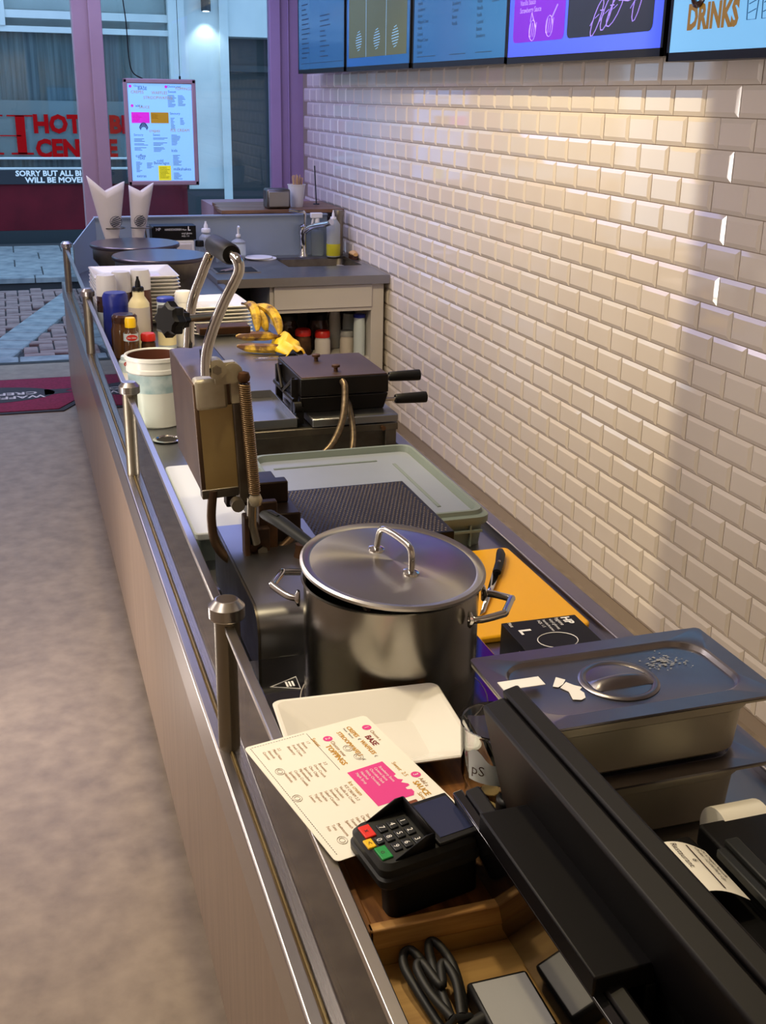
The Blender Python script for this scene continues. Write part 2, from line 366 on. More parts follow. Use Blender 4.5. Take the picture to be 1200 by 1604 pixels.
part(hot, 'frosted_band', MB().box(-4, 1.9, YH+.1, YH+.11, .98, 1.60), 'frost')
part(hot, 'window_pane', MB().box(-4, 1.9, YH+.06, YH+.065, .75, 3.6), 'pane')
part(hot, 'window_frame', MB().box(-4, 2.0, YH, YH+.12, 2.30, 2.36).box(-4, 1.9, YH, YH+.10, 2.44, 2.52).box(.02, .14, YH-.02, YH+.12, 2.36, 3.6).box(1.88, 2.06, YH-.06, YH+.3, .72, 6).box(-4, 2, YH+.0, YH+.12, .72, .86).box(2.46, 2.56, YH-.02, YH+.1, .0, 6), 'facade_white')
part(hot, 'rail', MB().cyl((-4, YH+.02, .985), (1.9, YH+.02, .985), .014, 8), 'facade_white')
part(hot, 'rail', MB().cyl((-4, YH+.02, .875), (1.9, YH+.02, .875), .014, 8), 'facade_white')
part(hot, 'doorway', MB().box(2.56, 3.3, YH+.5, YH+.6, 0, 2.4), 'facade_dark')
part(hot, 'door_transom', MB().box(2.56, 3.3, YH+.3, YH+.36, 1.95, 2.02), 'facade_dark')
lf = frame3((.335, YH+.05, 1.265), (1, 0, 0), (0, 0, 1))
part(hot, 'lettering', MB().text('HOTEL BE', .262, lf, sx=.93, bold=.012).text('CENTRE', .262, lambda a, b: lf(a+.01, b-.262), sx=.93, bold=.012), 'red_letter', label='red lettering HOTEL BE CENTRE')
lg = MB()
for x in (-.12, .20): lg.box(x-.05, x+.05, YH+.045, YH+.05, 1.03, 1.44).box(x-.12, x+.12, YH+.045, YH+.05, 1.025, 1.045).box(x-.14, x+.14, YH+.045, YH+.05, 1.43, 1.445)
lg.box(-.2, .2, YH+.045, YH+.05, 1.22, 1.232)
part(hot, 'logo', lg, 'red_letter')
bn = thing('banner', 'dark banner reading that all bicycles will be moved', 'banner', (.4, YH-.05, .74))
part(bn, 'cloth', MB().box(-1.2, 1.62, YH-.05, YH-.035, .71, .865), 'banner')
bf = frame3((.10, YH-.055, .80), (1, 0, 0), (0, 0, 1))
part(bn, 'lettering', MB().text('SORRY BUT ALL BICYCLES', .082, bf, sx=1.06, bold=.003).text('WILL BE MOVED !!', .082, lambda a, b: bf(a+.10, b-.072), sx=1.12, bold=.003), 'white_ink')
sg = MB(); sg.tube([(-.23+.075*math.cos(a*.4189), YH-.055, .787+.075*math.sin(a*.4189)) for a in range(15)], .010, 6, closed=True); sg.cyl((-.28, YH-.055, .83), (-.18, YH-.055, .74), .009, 6)
part(bn, 'prohibition_sign', sg, 'red_cap')
part(bn, 'prohibition_sign', MB().add([(-.23+.066*math.cos(a*.4189), YH-.052, .787+.066*math.sin(a*.4189)) for a in range(15)], [tuple(range(15))]), 'white_ink')
wl = thing('wall_lamp', 'small dark cylinder lamp lighting the white hotel pilaster', 'lamp', (2.30, YH-.1, 2.56))
part(wl, 'lamp_body', MB().lathe([(.055, 0), (.055, .22)], (2.30, YH-.1, 2.57), 18), 'banner'); part(wl, 'lamp_lens', MB().lathe([(.035, 0), (.035, .012)], (2.30, YH-.1, 2.562), 16), 'warm_lamp')
part(wl, 'bracket', MB().box(2.28, 2.32, YH-.08, YH+.03, 2.64, 2.68), 'banner')
spot('wall_lamp_light', (2.30, YH-.1, 2.55), (2.30, YH-.02, 1.0), 14, (.75, .93, 1), 95, .6, .03)

# ================================================================ COUNTER
XP, ZL, ZW = .266, .70, .785
Y0, Y1 = .25, 6.62
ct = thing('service_counter', 'long service counter with brown laminate front and steel top', 'counter', (.6, 3.4, 0))
part(ct, 'front_panel', MB().box(.246, .27, Y0, Y1, .10, .66), 'laminate')
part(ct, 'plinth', MB().box(.32, .35, Y0, Y1, 0, .11), 'plinth')
part(ct, 'rear_panel', MB().box(.93, .95, Y0, 5.7, 0, .76), 'steel_dark')
part(ct, 'steel_ledge', MB().box(.240, .262, Y0, Y1, .612, ZL).box(.262, .270, Y0, Y1, .66, ZL-.008).box(.270, .292, Y0, Y1, .66, ZL), 'steel_y', bev=.004)
part(ct, 'upstand', MB().box(.290, .296, Y0, Y1, ZL-.02, ZW+.002), 'steel_dark')
part(ct, 'worktop', MB().box(.292, .97, Y0, Y1, ZW-.035, ZW), 'steel_plate', bev=.003)
part(ct, 'rear_lip', MB().box(.962, 1.0, Y0, 5.72, ZW-.04, ZW+.016), 'lip_steel', bev=.004)
part(ct, 'end_panel', MB().add([(.30, 6.27, ZW), (.44, 6.6, ZW), (.44, 6.6, 1.05), (.30, 6.27, .945), (.305, 6.265, ZW), (.445, 6.595, ZW), (.445, 6.595, 1.05), (.305, 6.265, .945)],
     [(0,1,2,3),(7,6,5,4),(3,2,6,7),(1,5,6,2),(0,3,7,4)]), 'splash')
part(ct, 'splash_panel', MB().box(.44, 1.78, 6.62, 6.64, .6, 1.045).box(.44, 1.78, 6.605, 6.645, 1.04, 1.05), 'splash', bev=.002)
part(ct, 'corner_pipe', MB().cyl((1.83, 6.55, .815), (1.83, 6.55, 1.045), .026).lathe([(.03, 0), (.032, .01), (.028, .03)], (1.83, 6.55, 1.045), 18), 'post_steel')
ring = MB().lathe([(.034, .0), (.040, .004), (.033, .006), (.029, .003), (.028, -.0015)], (.363, 3.08, ZW), 30, cap1=False)
part(ct, 'cup_hole_rim', ring, 'chrome'); part(ct, 'cup_hole', MB().lathe([(.029, 0), (.029, .0015)], (.363, 3.08, ZW), 24), 'plinth')

scr = thing('glass_screen', 'low glass screen with steel posts and top rail along the counter', 'screen', (XP, 3.4, ZL))
py = [1.596, 3.063, 4.685, 6.255]
for y in py:
    p = part(scr, 'post', MB().lathe([(.0205, 0), (.0205, .245)], (XP, y, ZL), 26), 'post_steel')
    part(p, 'post_cap', MB().lathe([(.0275, .232), (.0285, .234), (.0285, .252), (.018, .263), (.016, .2635)], (XP, y, ZL), 30), 'steel', sharp=12)
ends = [.25]+py
for i in range(len(ends)-1):
    a, b = ends[i]+.019, ends[i+1]-.019
    part(scr, 'glass_pane', MB().box(XP-.003, XP+.003, a, b, ZL-.006, .917), 'screen_glass')
    part(scr, 'top_rail', MB().box(XP-.0075, XP+.0075, a-.002, b+.002, .915, .925), 'steel', bev=.0015)
    part(scr, 'seal_strip', MB().box(XP-.0045, XP-.003, a, b, ZL-.006, ZL+.002).box(XP+.003, XP+.0045, a, b, ZL-.006, ZL+.002), 'gold_steel')
    part(scr, 'glass_edge', MB().box(XP-.003, XP+.003, b, b+.001, ZL, .915), 'glass_edge')

# ================================================================ SINK UNIT at the back
sk = thing('sink_unit', 'white sink cabinet with steel top and open shelf against the tiles', 'cabinet', (1.43, 6.2, 0))
ZS = .815
bx0, bx1, by0, by1 = 1.43, 1.85, 6.13, 6.50
part(sk, 'steel_top', MB().box(.97, bx0, 5.75, 6.62, ZS-.045, ZS).box(bx1, XW-.012, 5.75, 6.62, ZS-.045, ZS).box(bx0, bx1, 5.75, by0, ZS-.045, ZS).box(bx0, bx1, by1, 6.62, ZS-.045, ZS), 'steel_plate', bev=0)
bs = MB(); inner = lambda d, r, z: [(x, y, z) for x, y in rrect(bx0-.002+d, bx1+.002-d, by0-.002+d, by1+.002-d, r)]
loft(bs, [inner(0, .03, ZS+.0005), inner(.012, .04, ZS-.01), inner(.03, .05, ZS-.13), inner(.07, .05, ZS-.15)], cap0=False); part(sk, 'basin', bs, 'steel_dark')
part(sk, 'side_panel', MB().box(1.80, 1.87, 5.79, 6.6, 0, ZS-.045), 'melamine', bev=.002); part(sk, 'side_panel', MB().box(1.247, 1.268, 5.79, 6.6, 0, ZS-.045), 'melamine', bev=.002)
part(sk, 'drawer_front', MB().box(1.268, 1.80, 5.775, 5.795, .645, ZS-.05), 'melamine', bev=.002); part(sk, 'shelf_edge', MB().box(1.268, 1.80, 5.785, 6.5, .625, .643), 'melamine')
part(sk, 'shelf', MB().box(1.268, 1.80, 5.80, 6.58, .34, .36), 'melamine'); part(sk, 'back_panel', MB().box(.98, 1.80, 6.58, 6.60, 0, ZS-.05), 'melamine'); part(sk, 'bottom_panel', MB().box(1.268, 1.80, 5.80, 6.58, .06, .08), 'melamine')
part(sk, 'left_box', MB().box(.99, 1.247, 6.3, 6.32, 0, .76), 'plinth')
fc = thing('sink_tap', 'chrome lever tap standing behind the sink basin', 'tap', (1.62, 6.57, ZS))
part(fc, 'tap_body', MB().lathe([(.03, 0), (.028, .01), (.023, .02), (.022, .12), (.026, .125), (.026, .17), (.012, .18)], (1.62, 6.57, ZS), 20), 'chrome')
part(fc, 'spout', MB().tube(smooth_pts([(1.62, 6.56, .95), (1.66, 6.52, .985), (1.72, 6.42, 1.01), (1.74, 6.38, 1.025)], 4), [.016]*12+[.018], 12), 'chrome')
part(fc, 'lever', MB().tube(smooth_pts([(1.63, 6.57, .99), (1.63, 6.57, 1.06), (1.60, 6.57, 1.065), (1.54, 6.58, 1.075)], 4), .009, 10), 'chrome')
shf = thing('window_shelf', 'dark wooden shelf under the window beside the tiled wall', 'shelf', (1.55, 6.9, 1.0))
for k, (a, b) in enumerate(((6.646, 6.82), (6.825, 7.0), (7.005, 7.18))): part(shf, 'plank', MB().box(1.15+.1*(a-6.55), XW-.012, a, b, 1.052, 1.072), 'board_wood', bev=.002)
part(shf, 'bracket', MB().box(1.25, 1.27, 6.66, 7.16, .86, 1.052).box(1.7, 1.72, 6.66, 7.16, .86, 1.052), 'steel_dark')
part(shf, 'bracket', MB().box(1.2, XW-.012, 7.16, YF-.06, .90, 1.05), 'paint_pink')

# ================================================================ bottles, jars
def vessel(name, label, cat, x, y, z, h, r, body, cap, capr, caph, lab=None, lz=(.15, .6), shoulder=.82, neck=.55, nozzle=None, group=None, capbevel=.25, n=22, text=None):
    t = thing(name, label, cat, (x, y, z), group)
    part(t, 'body', MB().lathe([(r*.93, 0), (r, h*.03), (r, h*shoulder*.92), (r*(1+neck)/2, h*shoulder), (r*neck, h*(shoulder+.06)), (r*neck, h)], (x, y, z), n), body)
    part(t, 'cap', MB().lathe([(capr, 0), (capr, caph*(1-capbevel)), (capr*(1-capbevel*.6), caph)], (x, y, z+h-.004), n), cap)
    if lab: part(t, 'label', MB().lathe([(r+.0008, h*lz[0]), (r+.0008, h*lz[1])], (x, y, z), n, False, False), lab)
    if nozzle: part(t, 'nozzle', MB().lathe([(capr*.5, 0), (capr*.42, .02), (capr*.3, .026), (capr*.22, .032), (capr*.2, .04)], (x, y, z+h+caph-.006), 16), nozzle)
    if text:
        cx, cy, cz, s, txt, mt_, bg_ = text
        el = MB().add([(x+math.sin(a*.2618)*.020, y-r-.0035, z+cz+math.cos(a*.2618)*.011) for a in range(24)], [tuple(range(24))[::-1]]); part(t, 'emblem', el, bg_)
        part(t, 'lettering', MB().text(txt, s, frame3((x, y-r-.0042, z+cz-.003), (1, 0, 0), (0, 0, 1)), 'CENTER'), mt_)
    return t
ZW2 = ZW
vessel('sauce_can', 'tall white-lidded sauce can behind the blue jar', 'can', .335, 4.60, ZW, .165, .040, 'choc_jar', 'white_plastic', .040, .080, 'bottle_label', neck=.96)
vessel('sauce_can', 'white-lidded can half hidden behind another white lid', 'can', .400, 4.68, ZW, .165, .040, 'choc_jar', 'white_plastic', .040, .080, 'bottle_label', neck=.96)
vessel('sauce_can', 'brown can with a white lid against the tall plate stack', 'can', .478, 4.70, ZW, .170, .042, 'choc_paste', 'white_plastic', .042, .078, neck=.96)
vessel('chocolate_jar', 'dark jar with a wide blue screw lid', 'jar', .352, 4.42, ZW, .155, .048, 'blue_cap', 'blue_cap', .048, .05, 'blue_cap', neck=.97)
vessel('squeeze_bottle', 'cream squeeze bottle with a black pointed nozzle', 'bottle', .434, 4.36, ZW, .215, .040, 'cream', 'black', .022, .018, 'grey_ink', (.25, .72), nozzle='black', shoulder=.84)
vessel('syrup_bottle', 'brown syrup bottle with a yellow cap and red oval emblem', 'bottle', .372, 4.08, ZW, .135, .026, 'syrup', 'yellow_cap', .0195, .034, 'bottle_label', (.62, .82), neck=.7, text=(0, 0, .098, .0085, 'Van Gilse', 'white_ink', 'red_cap'))
vessel('chocolate_jar', 'dark brown jar beside the yellow-capped syrup bottle', 'jar', .362, 4.19, ZW, .135, .050, 'syrup', 'choc_jar', .046, .028, neck=.9)
vessel('syrup_bottle', 'low syrup bottle with a pale label beside the chocolate bucket', 'bottle', .345, 3.93, ZW, .055, .034, 'bottle_label', 'bottle_label', .026, .012, neck=.8, text=(0, 0, .040, .0085, 'Van Gilse', 'white_ink', 'red_cap'))
vessel('spice_jar', 'small jar with a red lid beside the cream squeeze bottle', 'jar', .437, 4.13, ZW, .075, .026, 'rust', 'red_cap', .027, .026, neck=.9)
vessel('drink_can', 'white printed can with a blue rim under the star knob', 'can', .527, 4.30, ZW, .185, .034, 'bottle_label', 'blue_cap', .034, .016, 'cream', (.1, .6), neck=.96)
vessel('spray_can', 'white-topped whipped cream can beside the blue-rimmed can', 'can', .60, 4.34, ZW, .175, .036, 'white_plastic', 'white_plastic', .033, .04, neck=.9)

# square plates
def plate_mesh(sx, sy, h, rim=.045):
    mb = MB()
    def ring(dx, z): return [(x, y, z) for x, y in rrect(-sx/2+dx, sx/2-dx, -sy/2+dx, sy/2-dx, .012, 3)]
    loft(mb, [ring(rim+.004, 0), ring(rim, .002), ring(.004, h-.005), ring(0, h-.002), ring(.002, h), ring(.006, h-.0005), ring(rim+.006, .006), ring(rim+.012, .005)])
    return mesh_of('plate', mb, 'white_china', Vector((0, 0, 0)), 12)
def plate_stack(n, x, y, z, dz, mesh, rz, lab_top, lab, group):
    for i in range(n):
        o = bpy.data.objects.new('square_plate', mesh); COL.objects.link(o); o.location = (x+random.uniform(-.002, .002), y+random.uniform(-.002, .002), z+i*dz); o.rotation_euler = (0, 0, rz+random.uniform(-.01, .01))
        tag(o, lab_top if i == n-1 else lab, 'plate', group)
pm = plate_mesh(.345, .34, .026)
plate_stack(13, .475, 4.93, ZW, .0150, pm, R(1), 'topmost square white plate of the tall stack before the crepe plates', 'square white plate within the tall stack before the crepe plates', 'square plates in the tall stack')
pm2 = plate_mesh(.24, .30, .024)
plate_stack(8, .765, 4.60, ZW, .0145, pm2, R(2), 'topmost white plate of the stack beside the bananas', 'white plate within the stack beside the bananas', 'plates in the stack beside the bananas')

# crepe makers
for (x, y, l) in ((.575, 5.80, 'crepe maker with dark round plate before the paper cones'), (.64, 5.33, 'crepe maker with bluish round plate behind the tall plate stack')):
    c = thing('crepe_maker', l, 'crepe maker', (x, y, ZW))
    part(c, 'hot_plate', MB().lathe([(.215, 0), (.218, .004), (.218, .014), (.214, .018)], (x, y, .985), 56), 'crepe_top')
    part(c, 'housing', MB().lathe([(.165, .012), (.17, .02), (.17, .10), (.205, .145), (.205, .2)], (x, y, ZW), 48), 'steel_dark')
    part(c, 'foot_ring', MB().lathe([(.15, 0), (.15, .014)], (x, y, ZW), 32), 'black')
    part(c, 'control_knob', MB().cyl((x+.02, y-.165, ZW+.06), (x+.02, y-.195, ZW+.06), .018), 'black')

# chocolate bucket
bk = thing('paste_bucket', 'white plastic bucket of chocolate paste beside the glass rail', 'bucket', (.362, 3.27, ZW))
bc = (.362, 3.27, ZW)
part(bk, 'bucket_body', MB().lathe([(.068, 0), (.072, .004), (.080, .16), (.084, .162), (.084, .172), (.081, .175), (.083, .195), (.087, .197), (.087, .207), (.083, .208), (.079, .205), (.074, .14)], bc, 44, cap1=False), 'bucket')
part(bk, 'label', MB().lathe([(.0775, .105), (.0808, .158)], bc, 44, False, False), 'bucket_label')
part(bk, 'chocolate_paste', MB().lathe([(.0745, .150), (.06, .158), (.03, .162), (.0, .165)], bc, 32, cap1=False), 'choc_paste')
part(bk, 'smear', MB().lathe([(.0750, .160), (.0780, .203)], bc, 44, False, False), 'choc_paste')
single('chopping_board', MB().prism(rrect(.312, .385, 3.62, 4.0, .01), ZW, ZW+.008), 'white_plastic', 'small white board beside the chocolate bucket', 'board', bev=.002)

# ================================================================ bananas
def banana(p0, p1, bulge, r, lab):
    p0, p1, bulge = Vector(p0), Vector(p1), Vector(bulge)
    t = thing('banana', lab, 'banana', (p0.x, p0.y, min(p0.z, p1.z)), 'bananas beside the plate stack')
    pts = []; rs = []
    for k in range(13):
        q = k/12; pts.append(p0.lerp(p1, q)+bulge*4*q*(1-q)); rs.append(r*(.30, .62, .86, .97, 1, 1, 1, 1, .98, .9, .75, .5, .34)[k])
    part(t, 'fruit', MB().tube(pts, rs, 7), 'banana', sharp=25)
    d = (pts[-1]-pts[-2]).normalized(); part(t, 'stem', MB().tube([pts[-1]-d*.004, pts[-1]+d*.012, pts[-1]+d*.026], [.0065, .005, .006], 7), 'choc_jar')
banana((.775, 4.19, ZW+.020), (.945, 4.13, ZW+.020), (0, -.03, 0), .0185, 'spotted banana lying flat on the steel beside the knife')
banana((.775, 4.215, ZW+.052), (.93, 4.19, ZW+.050), (0, -.012, .004), .018, 'banana lying on top of the flat spotted banana')
banana((.865, 4.25, ZW+.062), (.85, 4.40, ZW+.142), (.012, -.01, .028), .020, 'brown-spotted banana leaning up against the plate stack')
banana((.945, 4.22, ZW+.050), (.885, 4.38, ZW+.138), (.022, -.01, .026), .020, 'yellow banana leaning on the bunch beside the peel')
banana((.905, 4.27, ZW+.055), (.885, 4.36, ZW+.120), (0, -.02, .016), .018, 'short banana wedged between the two leaning bananas')
pl = MB()
pl.grid(lambda u, v: Vector((.955+.085*(u-.5)*(1.2-.3*v)+.01*math.sin(9*v), 4.20-.18*v, ZW+.006+.055*(math.sin(math.pi*u)**.6)*(1-.55*v)+.006*math.sin(14*u+3*v))), 14, 10)
single('banana_peel', pl, 'peel', 'crumpled yellow banana peel at the counter edge', 'peel', solid=.003)
kn = thing('paring_knife', 'small knife with black handle before the bananas', 'knife', (.93, 4.03, ZW))
part(kn, 'handle', MB().tube([(.90, 4.03, ZW+.008), (.95, 4.03, ZW+.009), (1.0-.01, 4.04, ZW+.008)], [.006, .007, .006], 8), 'black'); part(kn, 'blade', MB().add([(.90, 4.035, ZW+.008), (.90, 4.022, ZW+.008), (.80, 4.02, ZW+.007), (.81, 4.03, ZW+.008)], [(0, 1, 2, 3)]), 'chrome', solid=.0015)

# ================================================================ rectangular cast waffle iron (closed)
wi = thing('waffle_iron', 'closed black cast waffle iron with two handles toward the tiles', 'waffle iron', (.82, 3.05, ZW))
lx0, lx1, ly0, ly1 = .705, .955, 2.90, 3.18
part(wi, 'stand', MB().box(.50, .965, 2.84, 2.855, ZW+.055, ZW+.075).box(.93, .962, 2.845, 3.25, ZW, ZW+.06).box(.50, .96, 2.86, 3.26, ZW+.055, ZW+.072).box(.50, .53, 2.845, 3.25, ZW, ZW+.06), 'steel_dark', bev=.002)
part(wi, 'front_plate', MB().box(.53, .93, 2.868, 2.872, ZW, ZW+.058), 'steel_dark')
part(wi, 'drip_rail', MB().box(.722, .965, 2.838, 3.2, ZW+.078, ZW+.10), 'steel_plate', bev=.003)
part(wi, 'bolt', MB().cyl((.92, 2.842, ZW+.064), (.92, 2.83, ZW+.064), .007, 6), 'rust')
part(wi, 'lower_plate', MB().frustum((lx0+.01, lx1-.01, ly0+.01, ly1-.01), (lx0, lx1, ly0, ly1), ZW+.10, ZW+.145), 'iron_black', bev=.003)
li = part(wi, 'upper_plate', MB().box(lx0, lx1, ly0, ly1, ZW+.147, ZW+.197), 'iron_black', bev=.003)
part(li, 'cover', MB().box(lx0+.004, lx1-.004, ly0+.004, ly1-.004, ZW+.196, ZW+.2), 'iron_top', bev=.001)
for x, y in ((.80, 3.10), (.82, 2.96)): part(li, 'cover_screw', MB().lathe([(.006, 0), (.006, .010), (.012, .012), (.012, .018), (.005, .020)], (x, y, ZW+.2), 12), 'rust')
for z, y in ((ZW+.168, 2.99), (ZW+.118, 2.93)):
    h = part(wi, 'handle_rod', MB().cyl((lx1-.01, y, z), (lx1+.06, y, z), .0055, 10), 'chrome')
    part(h, 'grip', MB().lathe([(.012, 0), (.0135, .004), (.0145, .03), (.016, .085), (.0155, .092), (.011, .094)], (0, 0, 0), 18), 'black')
    g = h.children[0]; g.location = Vector((lx1+.03, y, z))-wloc(h); g.rotation_euler = (0, R(90), 0)
    for v in g.data.vertices: v.co += wloc(h)
bl = MB().box(lx0-.018, lx0, 2.93, 2.945, ZW+.08, ZW+.19).box(lx0-.018, lx0, 3.12, 3.135, ZW+.08, ZW+.19).cyl((lx0-.014, 2.91, ZW+.135), (lx0-.014, 3.15, ZW+.135), .008, 10).cyl((lx0-.012, 2.935, ZW+.19), (lx0-.02, 3.02, ZW+.14), .005, 8).cyl((lx0-.012, 3.125, ZW+.19), (lx0-.02, 3.04, ZW+.14), .005, 8)
part(wi, 'hinge', bl, 'iron_black')
part(wi, 'hinge', MB().cyl((lx0-.02, 2.90, ZW+.12), (lx0+.0, 2.90, ZW+.12), .016, 14).box(lx0-.016, lx0+.006, 2.89, 2.91, ZW+.075, ZW+.12), 'iron_black')
part(wi, 'cable', MB().tube(smooth_pts([(.822, 2.9, ZW+.185), (.822, 2.872, ZW+.17), (.80, 2.82, ZW+.10), (.755, 2.77, ZW+.045), (.70, 2.74, ZW+.02), (.64, 2.73, ZW+.015)], 6), .0095, 10), 'sheath', label='metal-sheathed power cable')
part(wi, 'cable', MB().tube(smooth_pts([(.832, 2.9, ZW+.135), (.832, 2.865, ZW+.12), (.825, 2.80, ZW+.06), (.80, 2.74, ZW+.015)], 6), .0085, 10), 'sheath')
part(wi, 'cable', MB().tube(smooth_pts([(.40, 2.95, ZW+.006), (.52, 2.80, ZW+.03), (.60, 2.74, ZW+.012), (.66, 2.71, ZW+.008)], 6), .005, 8), 'rubber')
tr = thing('steel_tray', 'shallow square steel tray beside the black waffle iron', 'tray', (.60, 3.03, ZW+.075))
part(tr, 'tray_floor', MB().box(.46, .690, 2.862, 3.19, ZW+.074, ZW+.078), 'steel_plate')
part(tr, 'tray_rim', MB().box(.46, .690, 2.86, 2.866, ZW+.075, ZW+.10).box(.46, .690, 3.186, 3.192, ZW+.075, ZW+.10).box(.684, .690, 2.86, 3.19, ZW+.075, ZW+.10).box(.46, .466, 2.86, 3.19, ZW+.075, ZW+.10), 'steel_plate', bev=.001)
tg = thing('batter_tool', 'thin bright steel rod tool lying by the waffle iron', 'tool', (.65, 3.45, ZW))
part(tg, 'rod', MB().tube(smooth_pts([(.745, 3.33, ZW+.016), (.69, 3.45, ZW+.010), (.64, 3.50, ZW+.008)], 4), .006, 10), 'chrome'); part(tg, 'cross_bar', MB().cyl((.615, 3.49, ZW+.008), (.655, 3.54, ZW+.008), .006, 10).cyl((.64, 3.50, ZW+.008), (.60, 3.54, ZW+.008), .005, 8), 'chrome')

# ================================================================ crate with lid, pale tray
cr = thing('plastic_crate', 'grey plastic stacking crate with lid behind the open waffle press', 'crate', (.71, 2.36, ZW))
cx0, cx1, cy0, cy1 = .50, .93, 2.10, 2.63
b = MB(); rg = lambda d, z, r=.03: [(x, y, z) for x, y in rrect(cx0+d, cx1-d, cy0+d, cy1-d, r, 4)]
loft(b, [rg(.012, ZW), rg(.006, ZW+.06)]); part(cr, 'box', b, 'crate', sharp=30)
loft_l = MB(); loft(loft_l, [rg(0, ZW+.052), rg(-.002, ZW+.056), rg(-.002, ZW+.070), rg(.004, ZW+.073), rg(.008, ZW+.073), rg(.010, ZW+.082), rg(.018, ZW+.082), rg(.022, ZW+.066), rg(.026, ZW+.066)]); part(cr, 'lid', loft_l, 'crate', sharp=30)
part(cr, 'lid_panel', MB().prism(rrect(cx0+.024, cx1-.024, cy0+.024, cy1-.024, .02, 4), ZW+.066, ZW+.067), 'crate_in')
part(cr, 'lid_rib', MB().box(cx1-.09, cx1-.082, cy0+.09, cy1-.12, ZW+.067, ZW+.069), 'crate')
part(cr, 'lid_rib', MB().box(cx0+.05, cx1-.12, cy1-.09, cy1-.082, ZW+.067, ZW+.069), 'crate')
for k in range(7): part(cr, 'rib', MB().box(cx0+.07+k*.052, cx0+.073+k*.052, cy0-.002, cy0+.012, ZW+.004, ZW+.052), 'crate')
part(cr, 'rib', MB().box(cx0+.02, cx1-.02, cy0-.003, cy0+.01, ZW+.036, ZW+.041), 'crate')
tp = thing('pale_tray', 'pale flat tray behind the open press beside the glass rail', 'tray', (.40, 2.4, ZW))
part(tp, 'tray_board', MB().prism(rrect(.302, .485, 2.17, 2.64, .012, 3), ZW+.05, ZW+.066), 'pale_tray', bev=.003)
part(tp, 'tray_box', MB().prism(rrect(.306, .48, 2.18, 2.63, .012, 3), ZW, ZW+.05), 'crate')

# ================================================================ open waffle-cone press
pr = thing('waffle_press', 'open waffle cone press with upright lid, spring and textured lower plate', 'waffle press', (.5, 1.95, ZW))
hx0, hx1, hy0, hy1 = .327, .50, 1.64, 2.05
prof = [(hy1, ZW+.01), (hy0, ZW+.01), (hy0, ZW+.085)]+[(hy0+.04-.04*math.cos(R(a)), ZW+.085+.04*math.sin(R(a))) for a in range(15, 91, 15)]+[(hy1, ZW+.125)]
hb = MB(); n = len(prof); hb.add([(hx0, y, z) for y, z in prof]+[(hx1, y, z) for y, z in prof], [tuple(range(n)), tuple(range(n, 2*n))[::-1]]+[(i, n+i, n+(i+1) % n, (i+1) % n) for i in range(n)])
part(pr, 'housing', hb, 'steel_plate', sharp=25)
part(pr, 'housing_side', MB().add([(hx0-.004, y, z) for y, z in prof]+[(hx0+.001, y, z) for y, z in prof], [tuple(range(n)), tuple(range(n, 2*n))[::-1]]+[(i, n+i, n+(i+1) % n, (i+1) % n) for i in range(n)]), 'steel_dark', sharp=25)
part(pr, 'foot', MB().box(hx0+.01, hx0+.04, hy0+.02, hy0+.05, ZW, ZW+.012).box(hx0+.01, hx0+.04, hy1-.05, hy1-.02, ZW, ZW+.012), 'rubber')
ZP = .905
px0, px1, py0, py1 = .456, .772, 1.915, 2.235
part(pr, 'lower_plate', MB().box(px0, px1, py0, py1, ZP-.024, ZP), 'iron_black', bev=.002)
part(pr, 'plate_support', MB().box(px0+.05, px1-.015, py0+.015, 2.085, ZW, ZP-.022), 'gold_steel')
kn = MB(); NX, NY = 36, 30
for j in range(NY):
    for i in range(NX):
        x = px0+.006+(i+.5+(.5 if j % 2 else 0))*(px1-px0-.016)/NX; y = py0+.006+(j+.5)*(py1-py0-.012)/NY; a, c = .0034, .0042
        kn.add([(x-a, y, ZP), (x, y-c, ZP), (x+a, y, ZP), (x, y+c, ZP), (x, y, ZP+.0022)], [(0, 1, 4), (1, 2, 4), (2, 3, 4), (3, 0, 4)])
o = part(pr, 'grid_relief', kn, 'grid', sharp=10); o['kind'] = 'stuff'
# upright lid
LT = Matrix.Translation((.283, 1.92, 1.02)) @ Matrix.Rotation(R(-2.5), 4, 'Y')
lid = part(pr, 'upper_lid', MB(LT).prism([(0, .0), (.088, 0), (.088, .30), (0, .30)], .004, .208), 'brown_steel', bev=.004)
part(lid, 'lid_side', MB(LT).box(.008, .088, -.002, .003, .012, .165), 'gold_steel'); part(lid, 'lid_foot', MB(LT).box(.0, .09, -.003, .02, -.006, .012), 'steel_dark', bev=.002)
part(lid, 'lid_corner', MB(LT).prism([(.003, -.004), (.06, -.004), (.06, .03), (.003, .03)], .158, .214), 'cast_silver', bev=.006)
part(lid, 'lid_spine', MB(LT).box(.066, .088, -.010, .10, -.02, .20), 'steel_dark', bev=.003)
part(lid, 'lid_yoke', MB(LT).box(.045, .075, .05, .20, .205, .225), 'iron_black', bev=.003)
# pivot bracket on the lid
part(lid, 'pivot', MB(LT).cyl((.040, -.030, .236), (.040, .0, .236), .017, 18).box(.038, .074, -.018, .0, .206, .244).cyl((.068, -.022, .225), (.068, 0, .225), .018, 18).box(.064, .084, -.016, .0, .17, .22), 'cast_silver'); part(lid, 'pivot_bolt', MB(LT).cyl((.040, -.038, .236), (.040, -.028, .236), .008, 6), 'post_steel')
hd = part(pr, 'handle', MB().tube(smooth_pts([(.294, 1.892, 1.248), (.297, 1.895, 1.285), (.309, 1.895, 1.325), (.329, 1.895, 1.370), (.350, 1.895, 1.408), (.357, 1.895, 1.426), (.354, 1.900, 1.441), (.345, 1.93, 1.448), (.345, 2.03, 1.446), (.346, 2.09, 1.438), (.344, 2.115, 1.422), (.329, 2.12, 1.385), (.308, 2.12, 1.33), (.298, 2.12, 1.25)], 5), .0095, 12), 'chrome')
